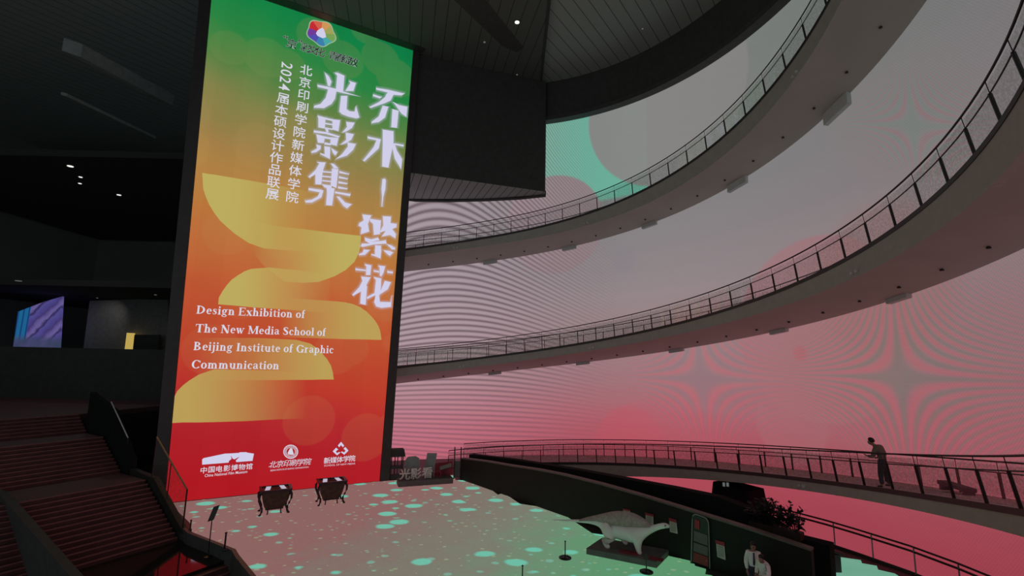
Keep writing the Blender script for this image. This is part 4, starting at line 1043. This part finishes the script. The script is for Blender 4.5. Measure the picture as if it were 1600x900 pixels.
# black console with thin legs, left of the plinth
cb = onz(616.5, 748, 0)
t = thing('console_stand', 'black console on thin legs between screen edge and plinth', 'stand', cb)
k = 1 / 22.3
m = MB(); m.loft([[cb + PD * x + PN * y + Vector((0, 0, z)) for x, y, z in ((-.35, -.35, 1.45), (.5, -.35, 1.45), (.6, .35, 1.45), (-.4, .35, 1.45))], [cb + PD * x + PN * y + Vector((0, 0, z)) for x, y, z in ((-.35, -.35, 1.9), (.5, -.35, 1.9), (.5, .3, 1.9), (-.35, .3, 1.9))]]); build('console_top', m, M['black'], t)
for x, y in ((-.3, -.3), (.0, -.3), (.45, -.3), (-.3, .3), (.1, .3), (.45, .3)):
    m = MB(); m.tube([cb + PD * x + PN * y, cb + PD * x + PN * y + Vector((0, 0, 1.46))], .035, 6); build('leg', m, M['black'], t)
m = MB(); m.box(cb + Vector((0, 0, .75)) + PD * .07, PD * .42, PN * .3, (0, 0, .06)); build('shelf', m, M['black'], t)
m = MB(); m.box(cb + Vector((0, 0, .12)) + PD * .07, PD * .42, PN * .3, (0, 0, .12)); build('foot_box', m, M['black'], t)
# post with a dark mesh side at the start of the partition
g0, g1 = onz(709, 748, 0), onz(719, 748, 0)
t = thing('gate_frame', 'dark upright gate frame where plinth and partition meet', 'gate', (g0 + g1) / 2)
for p in (g0, g1):
    m = MB(); m.tube([p, p + Vector((0, 0, 2.05))], .04, 8); build('post', m, M['frame'], t)
m = MB(); m.prism([g0 + Vector((0, 0, .1)), g1 + Vector((0, 0, .1)), g1 + Vector((0, 0, 1.15)), g0 + Vector((0, 0, 1.15))], (0, .03, 0)); build('panel', m, M['platform'], t)

# ------------------------------------------------------------------ bronze vessels with dark rims
def vessel(px_, label):
    c = onz(*px_, 0) ; X, Y = SD, -SN
    t = thing('bronze_vessel', label, 'vessel', c, 'bronze vessels in front of the screen')
    f = lambda x, y, z: c + X * x + Y * y + Vector((0, 0, z))
    rect = lambda hx, hy, z: [f(-hx, -hy, z), f(hx, -hy, z), f(hx, hy, z), f(-hx, hy, z)]
    m = MB(); m.loft([rect(.40, .28, .26), rect(.47, .33, .36), rect(.56, .38, .62), rect(.63, .42, .95), rect(.64, .43, 1.08)]); build('body', m, M['bronze'], t, bevel=.015)
    m = MB(); m.loft([rect(.41, .29, .20), rect(.41, .29, .27)]); build('foot_band', m, M['rim'], t)
    m = MB()
    o1, o0, i1, i0 = rect(.76, .54, 1.20), rect(.72, .50, 1.07), rect(.62, .42, 1.20), rect(.62, .42, 1.10)
    for k in range(4):
        j = (k + 1) % 4; m.face([o0[k], o0[j], o1[j], o1[k]]); m.face([o1[k], o1[j], i1[j], i1[k]]); m.face([i1[k], i1[j], i0[j], i0[k]])
    m.face(o0); build('rim', m, M['rim'], t)
    m = MB(); m.loft([rect(.61, .41, 1.10), rect(.61, .41, 1.14)]); build('tray', m, M['redmat'], t)
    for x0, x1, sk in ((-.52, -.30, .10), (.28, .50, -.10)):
        m = MB(); m.loft([[f(x0, -.30, 1.15), f(x1, -.34, 1.15), f(x1 + sk, .24, 1.20), f(x0 + sk, .28, 1.20)], [f(x0, -.30, 1.17), f(x1, -.34, 1.17), f(x1 + sk, .24, 1.22), f(x0 + sk, .28, 1.22)]]); build('pale_panel', m, M['palepanel'], t)
    for k in range(7):
        x = -.2 + k * .065; m = MB(); m.box(f(x, 0, 1.16), X * .012, Y * .25, (0, 0, .012)); build('bar', m, M['black'], t)
    m = MB(); m.lathe(f(-.08, -.38, 1.14), [(.0, 0), (.05, 0), (.05, .04), (0, .06)], 10); build('knob', m, M['white'], t)
    for sx in (-1, 1):
        for sy in (-1, 1):
            m = MB(); m.tube([f(sx * .66, sy * .44, 1.08), f(sx * .74, sy * .47, .92), f(sx * .74, sy * .46, .72), f(sx * .66, sy * .42, .50), f(sx * .58, sy * .38, .32), f(sx * .58, sy * .38, .16), f(sx * .64, sy * .42, .03), f(sx * .70, sy * .45, .02)], [.065, .065, .055, .05, .05, .055, .06, .05], 8); build('leg', m, M['rim'], t, smooth=True)
        m = MB(); m.tube([f(sx * .30, -.27, .24), f(sx * .30, -.30, .12), f(sx * .31, -.32, .02), f(sx * .33, -.36, .01)], [.035, .03, .035, .03], 7); build('foot', m, M['rim'], t)
M['palepanel'] = glow('pale_panel_glow', (186, 178, 196))  # even emissive colour for the pale panels lying in the trays
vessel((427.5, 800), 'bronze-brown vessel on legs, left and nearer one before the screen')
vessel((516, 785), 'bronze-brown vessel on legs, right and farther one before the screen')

# ------------------------------------------------------------------ skinned bodies
def skin_obj(name, verts, edges, radii, mat, parent=None, sub=2, root=0):
    me = bpy.data.meshes.new(name); off = Vector((0, 0, 0)); q = parent
    while q is not None: off += q.location; q = q.parent
    me.from_pydata([tuple(Vector(v) - off) for v in verts], edges, [])
    o = bpy.data.objects.new(name, me); COL.objects.link(o)
    sk = o.modifiers.new('s', 'SKIN'); sk.use_smooth_shade = True
    if not me.skin_vertices: raise RuntimeError('skin layer')
    for i, r in enumerate(radii):
        d = me.skin_vertices[0].data[i]; d.radius = r if isinstance(r, tuple) else (r, r); d.use_root = (i == root)
    sb = o.modifiers.new('u', 'SUBSURF'); sb.levels = sub; sb.render_levels = sub
    dg = bpy.context.evaluated_depsgraph_get(); ev = o.evaluated_get(dg); nm = bpy.data.meshes.new_from_object(ev)
    o.modifiers.clear(); o.data = nm; bpy.data.meshes.remove(me); nm.name = name
    nm.materials.clear(); nm.materials.append(mat)
    for p in nm.polygons: p.use_smooth = True
    if parent is not None: o.parent = parent
    return o
class SK:
    def __init__(s): s.v = []; s.e = []; s.r = []
    def chain(s, pts, start=None):
        last = start
        for p, r in pts:
            s.v.append(Vector(p)); s.r.append(r)
            if last is not None: s.e.append((last, len(s.v) - 1))
            last = len(s.v) - 1
        return last

# dinosaur model on a dark platform
D = [onz(916, 866, 0), onz(1026, 888, 0), onz(1045, 868.5, 0), onz(942, 842, 0)]
D[3] = D[0] + (D[2] - D[1])
t = thing('model_platform', 'flat dark platform under the dinosaur model', 'platform', sum(D, Vector()) / 4)
m = MB(); m.prism(D, (0, 0, .24)); build('deck', m, M['platform'], t, bevel=.01)
DX = (D[1] - D[0]).normalized(); DY = Vector((-DX.y, DX.x, 0)); PH = .24
m = MB(); a = D[0].lerp(D[2], .42) + Vector((0, 0, PH)); m.prism([a, a + DX * .8, a + DX * .8 - DY * .45, a - DY * .45], (0, 0, .006)); build('red_sticker', m, M['redmat'], t)
m = MB(); a = D[1].lerp(D[3], .30) + Vector((0, 0, PH)) + DX * .45; m.prism([a, a + DX * .55, a + DX * .55 - DY * .35, a - DY * .35], (0, 0, .006)); build('red_sticker', m, M['redmat'], t)
fr = onz(1003, 867, PH); rr_ = onz(954, 857, PH)
mid0 = rr_ + DY * .35
def dp(x, y, dy=0.0):      # pixel-scaled outline of the animal on its own mid plane
    return onpl(880 + x / 7.5, 780 + y / 7.5, mid0, DY) + DY * dy
spine = [((-125, 243), .02), ((0, 250), .045), ((150, 253), .06), ((300, 260), .09), ((400, 270), .14), ((470, 300), .20), ((540, 345), (.30, .27)), ((640, 378), (.38, .33)), ((760, 396), (.40, .35)), ((870, 396), (.38, .34)),
         ((940, 378), (.28, .27)), ((1010, 358), .17), ((1080, 334), .125), ((1140, 316), .115), ((1185, 308), .125), ((1225, 314), .09), ((1248, 322), .06)]
sk = SK()
hip = 6
sk.chain([(dp(*p), r) for p, r in spine])
for px_list, start, dy in (
    ([((545, 430), .21), ((520, 490), .15), ((530, 535), .12), ((545, 565), .11), ((572, 568), .08)], 6, -.33),
    ([((640, 440), .22), ((676, 478), .14), ((690, 520), .12), ((712, 545), .11), ((738, 550), .07)], 6, .38),
    ([((885, 460), .21), ((893, 540), .14), ((905, 600), .12), ((915, 640), .115), ((940, 646), .08)], 9, -.32),
    ([((850, 480), .22), ((858, 530), .14), ((868, 575), .12), ((878, 600), .11), ((898, 604), .07)], 9, .36)):
    pts = []
    for (p, r) in px_list: pts.append((dp(*p) + DY * dy, r))
    foot = min(q[0].z for q in pts) - .07
    pts = [(q + Vector((0, 0, (PH - foot) * i / (len(pts) - 1))), r) for i, (q, r) in enumerate(pts)]
    sk.chain(pts, start)
t = thing('dinosaur_model', 'pale long-tailed dinosaur model with humped back on dark platform', 'dinosaur', Vector((mid0.x, mid0.y, PH)))
skin_obj('body', sk.v, sk.e, sk.r, M['dino'], t, 2, 7)
hump_top = [(190, 238), (300, 206), (400, 184), (480, 165), (560, 147), (640, 139), (740, 143), (830, 166), (900, 200), (960, 238), (1000, 268), (1040, 306)]
hump_bot = [(190, 250), (300, 246), (400, 246), (480, 262), (560, 285), (640, 292), (740, 298), (830, 306), (900, 314), (960, 318), (1000, 320), (1040, 322)]
m = MB(); rings = []
for (tx, ty), (bx, by) in zip(hump_top, hump_bot):
    T = dp(tx, ty); Bm = dp(bx, by); k = (T - Bm).length
    rings.append([Bm - DY * (.10 + .22 * min(k, 1)), Bm.lerp(T, .55) - DY * (.05 + .10 * min(k, 1)), T - DY * .03, T + DY * .03, Bm.lerp(T, .55) + DY * (.05 + .10 * min(k, 1)), Bm + DY * (.10 + .22 * min(k, 1))])
m.loft(rings); build('back_hump', m, M['sail'], t, smooth=True)
for sg in (-1, 1):
    m = MB(); m.lathe(dp(1200, 300) + DY * .12 * sg, [(0, -.03), (.03, -.015), (.03, .015), (0, .03)], 8); build('eye', m, M['black'], t)
m = MB(); m.tube([dp(1252, 326) - DY * .09, dp(1225, 330) - DY * .115, dp(1195, 328) - DY * .15], .008, 5); build('mouth', m, M['grey'], t)

# people
def person(base, face, H, label, pose, mats, hairmat='hair', parts=('jacket', 'trousers')):
    """pose: joints in units of body height, x to the figure's left, y forward, z up"""
    t = thing('person', label, 'person', base)
    f = Vector((math.cos(face), math.sin(face), 0)); l = Vector((-f.y, f.x, 0))
    W = lambda p: base + (l * p[0] + f * p[1] + Vector((0, 0, p[2]))) * H
    J = pose; sk = SK(); k = H
    v0 = sk.chain([(W(J['hip']), (.085 * k, .06 * k)), (W(J['waist']), (.072 * k, .055 * k)), (W(J['chest']), (.092 * k, .062 * k)), (W(J['neck0']), (.05 * k, .045 * k)), (W(J['neck']), .032 * k), (W(J['jaw']), (.040 * k, .046 * k)), (W(J['head']), (.046 * k, .056 * k)), (W(J['crown']), (.034 * k, .040 * k))])
    hd = Vector(J['head']); hf = Vector(J['look'])
    ih = 6
    sk.chain([(W(hd + hf * .052 + Vector((0, 0, -.006))), .011 * k)], ih)
    for s_ in (1, -1): sk.chain([(W(hd + Vector((s_ * .045, -.005, -.004))), .010 * k)], ih)
    for s_, a in ((1, 'L'), (-1, 'R')):
        e = sk.chain([(W(J['sh' + a]), .040 * k), (W(J['el' + a]), .025 * k), (W(J['wr' + a]), .017 * k), (W(J['pa' + a]), (.022 * k, .013 * k))], 2)
        pd = (Vector(J['pa' + a]) - Vector(J['wr' + a])).normalized(); side = pd.cross(Vector((0, 0, 1)));
        if side.length < .2: side = Vector((0, 1, 0))
        side.normalize(); curl = Vector((0, .5, -.4)) if pd.z > -.6 else Vector((0, .5, 0))
        for q, (off, ln) in enumerate(((-.016, .036), (-.006, .044), (.005, .042), (.015, .034))):
            p0 = Vector(J['pa' + a]) + side * off + pd * .012; p1 = p0 + pd * ln * .6; p2 = p1 + (pd + curl).normalized() * ln * .45
            sk.chain([(W(p0), .0052 * k), (W(p1), .0050 * k), (W(p2), .0044 * k)], e)
        p0 = Vector(J['wr' + a]) + pd * .016 - side * .018; sk.chain([(W(p0), .006 * k), (W(p0 - side * .012 + pd * .022), .0052 * k)], e - 1)
    for a in 'LR':
        sk.chain([(W(J['th' + a]), .058 * k), (W(J['kn' + a]), .036 * k), (W(J['an' + a]), .024 * k), (W(J['to' + a]), (.024 * k, .016 * k))], 0)
    skin_obj('body', sk.v, sk.e, sk.r, M['skin'], t, 2, 0)
    # clothes follow the same joints, slightly fuller
    c = SK(); c.chain([(W(J['hip']), (.105 * k, .080 * k)), (W(J['waist']), (.094 * k, .075 * k)), (W(J['chest']), (.135 * k, .095 * k)), (W(J['neck0']), (.058 * k, .052 * k))])
    for a in 'LR': c.chain([(W(J['sh' + a]), .058 * k), (W(J['el' + a]), .043 * k), (W(Vector(J['el' + a]).lerp(Vector(J['wr' + a]), .9)), .029 * k)], 2)
    skin_obj(parts[0], c.v, c.e, c.r, M[mats[0]], t, 2, 0)
    c = SK(); c.chain([(W(J['waist']), (.080 * k, .062 * k)), (W(J['hip']), (.098 * k, .074 * k))])
    for a in 'LR': c.chain([(W(J['th' + a]), .072 * k), (W(J['kn' + a]), .053 * k), (W(Vector(J['kn' + a]).lerp(Vector(J['an' + a]), .93)), .039 * k)], 1)
    skin_obj(parts[1], c.v, c.e, c.r, M[mats[1]], t, 2, 1)
    for a in 'LR':
        c = SK(); an, to = Vector(J['an' + a]), Vector(J['to' + a]); c.chain([(W(an + Vector((0, -.012, -.012))), .027 * k), (W(an.lerp(to, .5) + Vector((0, 0, -.006))), (.027 * k, .021 * k)), (W(to + Vector((0, .006, 0))), (.024 * k, .018 * k))]); skin_obj('shoe', c.v, c.e, c.r, M['black'], t, 2, 0)
    m = MB(); cen = hd + Vector((0, -.006, .012)) - hf * .010
    n = 14; rings = []
    for i in range(8):
        ph_ = math.pi * (.02 + .60 * i / 7); rings.append([W(cen + Vector((.056 * math.sin(ph_) * math.cos(2 * math.pi * j / n), .062 * math.sin(ph_) * math.sin(2 * math.pi * j / n), .066 * math.cos(ph_) + (.03 if math.sin(2 * math.pi * j / n) * hf.y + math.cos(2 * math.pi * j / n) * hf.x > .45 else 0) * (i / 7)))) for j in range(n)])
    m.loft(rings); build('hair', m, M[hairmat], t, smooth=True)
    for s_ in (1, -1):
        sdv = Vector((-hf.y, hf.x, 0)) * .018 * s_
        m = MB(); m.lathe(W(hd + hf * .047 + sdv + Vector((0, 0, .008))), [(0, -.005 * k), (.005 * k, 0), (0, .005 * k)], 6); build('eye', m, M['black'], t)
    return t
stand = dict(hip=(0, 0, .52), waist=(0, .0, .62), chest=(0, .0, .74), neck0=(0, .0, .83), neck=(0, .005, .862), jaw=(0, .02, .892), head=(0, .02, .935), crown=(0, .012, .972), look=(0, 1, -.1),
  shL=(.105, 0, .79), elL=(.135, -.02, .62), wrL=(.125, .05, .48), paL=(.12, .07, .445), shR=(-.105, 0, .79), elR=(-.135, -.02, .62), wrR=(-.125, .05, .48), paR=(-.12, .07, .445),
  thL=(.055, 0, .47), knL=(.06, .015, .28), anL=(.06, -.01, .055), toL=(.068, .07, .022), thR=(-.055, 0, .47), knR=(-.06, .015, .28), anR=(-.06, -.01, .055), toR=(-.068, .07, .022))
lean = dict(stand); lean.update(hip=(0, -.01, .52), waist=(.01, .0, .62), chest=(.035, .045, .74), neck0=(.06, .09, .82), neck=(.075, .115, .848), jaw=(.09, .145, .865), head=(.095, .15, .905), crown=(.095, .145, .945), look=(.2, .98, -.45),
  shL=(.15, .05, .77), elL=(.20, .08, .61), wrL=(.13, .22, .60), paL=(.11, .255, .61), shR=(-.07, .05, .79), elR=(-.15, .01, .63), wrR=(-.06, .14, .56), paR=(-.04, .17, .56),
  knL=(.085, .02, .28), anL=(.12, -.01, .055), toL=(.135, .07, .022), knR=(-.085, .0, .28), anR=(-.13, -.03, .055), toR=(-.145, .05, .022))
Pq, tq = onell(1376, 752, RI + .55)
zq = poly(LV[3]['fl'], tq)
Pq = ell(RI + .7, tq, zq)
person(Pq, rad(118), 1.90, 'person in olive jacket and dark trousers bent over on the lowest ramp', lean, ('olive', 'navy'))
Pq2 = onz(1176, 846, 1.76); Pq2.z = -.06
person(Pq2, rad(250), 1.80, 'standing person in white shirt with dark tie before the partition', stand, ('shirt', 'navy'), parts=('shirt', 'trousers'))
tie_p = bpy.data.objects['person.001']
fv = Vector((math.cos(rad(250)), math.sin(rad(250)), 0)); lv_ = Vector((-fv.y, fv.x, 0))
m = MB(); bs = Pq2
m.loft([[bs + fv * (.150 + dz) + lv_ * s_ * wd + Vector((0, 0, z)) for s_, dz in ((-1, 0), (1, 0), (1, .012), (-1, .012))] for z, wd, in ((1.08, .028), (1.12, .04), (1.44, .022), (1.47, .03), (1.49, .03))])
build('tie', m, M['navy'], tie_p)
Pq3 = onz(1192, 866, 1.55); Pq3.z = -.06
bow = dict(lean); bow.update(look=(.3, .9, -.3))
person(Pq3, rad(200), 1.72, 'stooping person in white shirt, right of the one with the tie', bow, ('shirt', 'shirt'), parts=('shirt', 'trousers'))

# ------------------------------------------------------------------ dark left hall
m = MB(); m.box((-38.5, 38, 4.05), (16.8, 0, 0), (0, .15, 0), (0, 0, 4.1)); struct('wall_mezzanine', m, M['black'])
m = MB(); m.box((-38.5, 49.8, 6.9), (16.8, 0, 0), (0, 11.6, 0), (0, 0, .15)); struct('floor_upper', m, M['groundstone'])
m = MB(); m.prism([(-54, 34, 22.3), (-19.5, 34, 22.3), (-19.5, 61, 22.3), (-54, 61, 22.3)], (0, 0, .5)); struct('ceiling_upper', m, M['hallceil'])
m = MB(); m.prism([(-54, 39, 13.2), (-21, 39, 13.2), (-21, 61, 13.2), (-54, 61, 13.2)], (0, 0, .5)); struct('ceiling_mezzanine', m, M['hallceil'])
# distant video wall
vy = 46.0
V = [aty(x, y, vy) for x, y in [(20, 545), (93, 545), (98, 463), (70, 471), (28, 487)]]
def video_mat():
    b = NB('distant_video'); tc = b.n('ShaderNodeTexCoord'); sx = b.n('ShaderNodeSeparateXYZ'); b.t.links.new(tc.outputs['Generated'], sx.inputs[0])
    u, v = sx.outputs[0], sx.outputs[2]
    nz = b.noise(tc.outputs['Generated'], 5, 3)
    d = b.ma('FRACT', b.ma('MULTIPLY', b.ma('ADD', b.ma('SUBTRACT', u, v), b.ma('MULTIPLY', nz, .25)), 2.1))
    c = b.ramp(d, [(0, lin((62, 48, 98))), (.2, lin((92, 82, 142))), (.35, lin((104, 92, 150))), (.5, lin((44, 36, 78))), (.62, lin((80, 74, 140))), (1, lin((66, 58, 120)))])
    c = b.mix(b.ma('LESS_THAN', u, .26), c, b.mix(b.ma('LESS_THAN', b.ma('FRACT', b.ma('MULTIPLY', u, 9)), .3), lin((28, 98, 140)), lin((24, 60, 120))))
    c = b.mix(b.step(v, .30, .12), c, b.mix(nz, lin((28, 60, 66)), lin((80, 72, 120))))
    return b.out(b.emit(c, .95))
m = MB(); m.prism(V, (0, .15, 0))
tag(build('video_wall', m, video_mat()), 'distant glowing purple and blue video wall at far left', 'screen')
# dim lit wall and yellow sign box
V = [aty(x, y, 48.0) for x, y in [(130, 548), (262, 548), (262, 466), (140, 470)]]
m = MB(); m.prism(V, (0, .15, 0)); struct('wall_gallery', m, M['grey'])
V = [aty(x, y, 47.3) for x, y in [(195, 546), (205.5, 546), (207.5, 520.5), (198, 520)]]; V[0].z = V[1].z = 7.05
m = MB(); m.prism(V, (0, .3, 0)); tag(build('sign_box', m, glow('yellow_sign', (190, 162, 84))), 'small glowing yellow upright box in the dark left hall', 'sign')
m = MB(); V = [aty(x, y, 47) for x, y in [(208, 546), (248, 546), (248, 523), (210, 523)]]; V[0].z = V[1].z = 7.05; m.prism(V, (0, .3, 0)); tag(build('counter', m, M['black']), 'black counter right of the small yellow sign box', 'counter')
sp_ = bpy.data.lights.new('gallery_spot', 'SPOT'); sp_.energy = 60; sp_.spot_size = 1.6; sp_.spot_blend = 1; sp_.color = (1, .93, .85); sp_.shadow_soft_size = .1
so = bpy.data.objects.new('gallery_spot', sp_); COL.objects.link(so); so.location = aty(165, 462, 45.5); so.location.z = 12.9
so.rotation_euler = (aty(165, 505, 48) - so.location).to_track_quat('-Z', 'Y').to_euler()
# panels and beams that catch a little light
for q, y_, nm in (([(68, 264), (91, 272), (86, 299), (55, 298)], 52, 'trim_9'), ([(62, 324), (113, 322), (111, 338), (92, 331)], 52, 'trim_10')):
    m = MB(); m.prism([aty(x, y, y_) for x, y in q], (0, .3, 0)); struct(nm, m, M['midgrey'])
bA, bB = onz(113, 74, 26), onz(260, 153, 26)
m = MB(); m.box((bA + bB) / 2, (bB - bA) / 2, Vector((.3, .3, 0)), (0, 0, .42)); struct('trim_11', m, M['midgrey'])
bA, bB = onz(100, 147, 24), onz(240, 214, 24)
m = MB(); m.box((bA + bB) / 2, (bB - bA) / 2, Vector((.1, .1, 0)), (0, 0, .10)); struct('trim_12', m, M['midgrey'])

# ------------------------------------------------------------------ small ceiling lamps
def downlight(p, r, label, bright=True, group='small ceiling downlights', power=0):
    t = thing('ceiling_light', label, 'light', p, group)
    m = MB(); m.lathe(p - Vector((0, 0, .03)), [(r * .95, .0), (r * 1.25, .0), (r * 1.25, .05), (r * .95, .05)], 16); build('ring', m, M['black'], t)
    m = MB(); m.lathe(p - Vector((0, 0, .06)), [(.001, 0), (r, 0), (r, .03), (.001, .03)], 16); build('lens', m, M['lamp'] if bright else M['lampdim'], t)
    if power:
        l = bpy.data.lights.new('ceiling_light_beam', 'SPOT'); l.energy = power; l.spot_size = 2.9; l.spot_blend = .6; l.shadow_soft_size = .2; l.color = (1, .98, .95)
        lo = bpy.data.objects.new('ceiling_light_beam', l); COL.objects.link(lo); lo.parent = t; lo.location = (0, 0, -.12)
zc = ZCEIL - .25
downlight(onz(808, 34, zc), .16, 'brightest small square-looking ceiling lamp above the black bulkhead')
downlight(onz(757, 65, zc), .08, 'faint ceiling lamp left of the brightest one', False)
downlight(onz(808, 116, zc), .06, 'faint ceiling lamp just above the bulkhead top edge', False)
downlight(onz(885, 132, ZCEIL), .08, 'faint lamp in the dark planked ceiling left part', False)
downlight(onz(1004, 44, ZCEIL), .06, 'faint lamp in the dark planked ceiling right part', False)
downlight(onz(110, 259, 22.3), .2, 'topmost lamp of the cluster in the dark upper left', power=350)
downlight(onz(126, 276, 22.3), .13, 'middle lamp of the cluster in the dark upper left', power=250)
downlight(onz(125, 286, 22.3), .12, 'lowest lamp of the cluster in the dark upper left')
downlight(onz(186, 304, 22.3), .17, 'lone lamp right of the upper left cluster', power=350)
downlight(onz(29, 438, 13.2), .2, 'dim lamp above the distant video wall', False)
downlight(onz(243, 460, 13.2), .1, 'tiny dim lamp beside the tall screen frame', False)
downlight(onz(152, 465, 13.2), .08, 'tiny dim lamp above the grey gallery wall', False)

Pb, tb = onell(1494, 757, RW - .9); Pb = ell(RW - .9, tb, poly(LV[3]['fl'], tb)); tg = (ell(RW, tb + .01) - ell(RW, tb)).normalized(); nr = Vector((tg.y, -tg.x, 0))
t = thing('low_bench', 'low dark bench on the lowest ramp, right of the person', 'bench', Pb)
m = MB(); m.box(Pb + Vector((0, 0, .25)), tg * .62, nr * .2, (0, 0, .07)); build('seat', m, M['navy'], t, bevel=.015)
for sx in (-1, 1):
    m = MB(); m.box(Pb + tg * .5 * sx + Vector((0, 0, .09)), tg * .05, nr * .18, (0, 0, .09)); build('leg', m, M['black'], t)
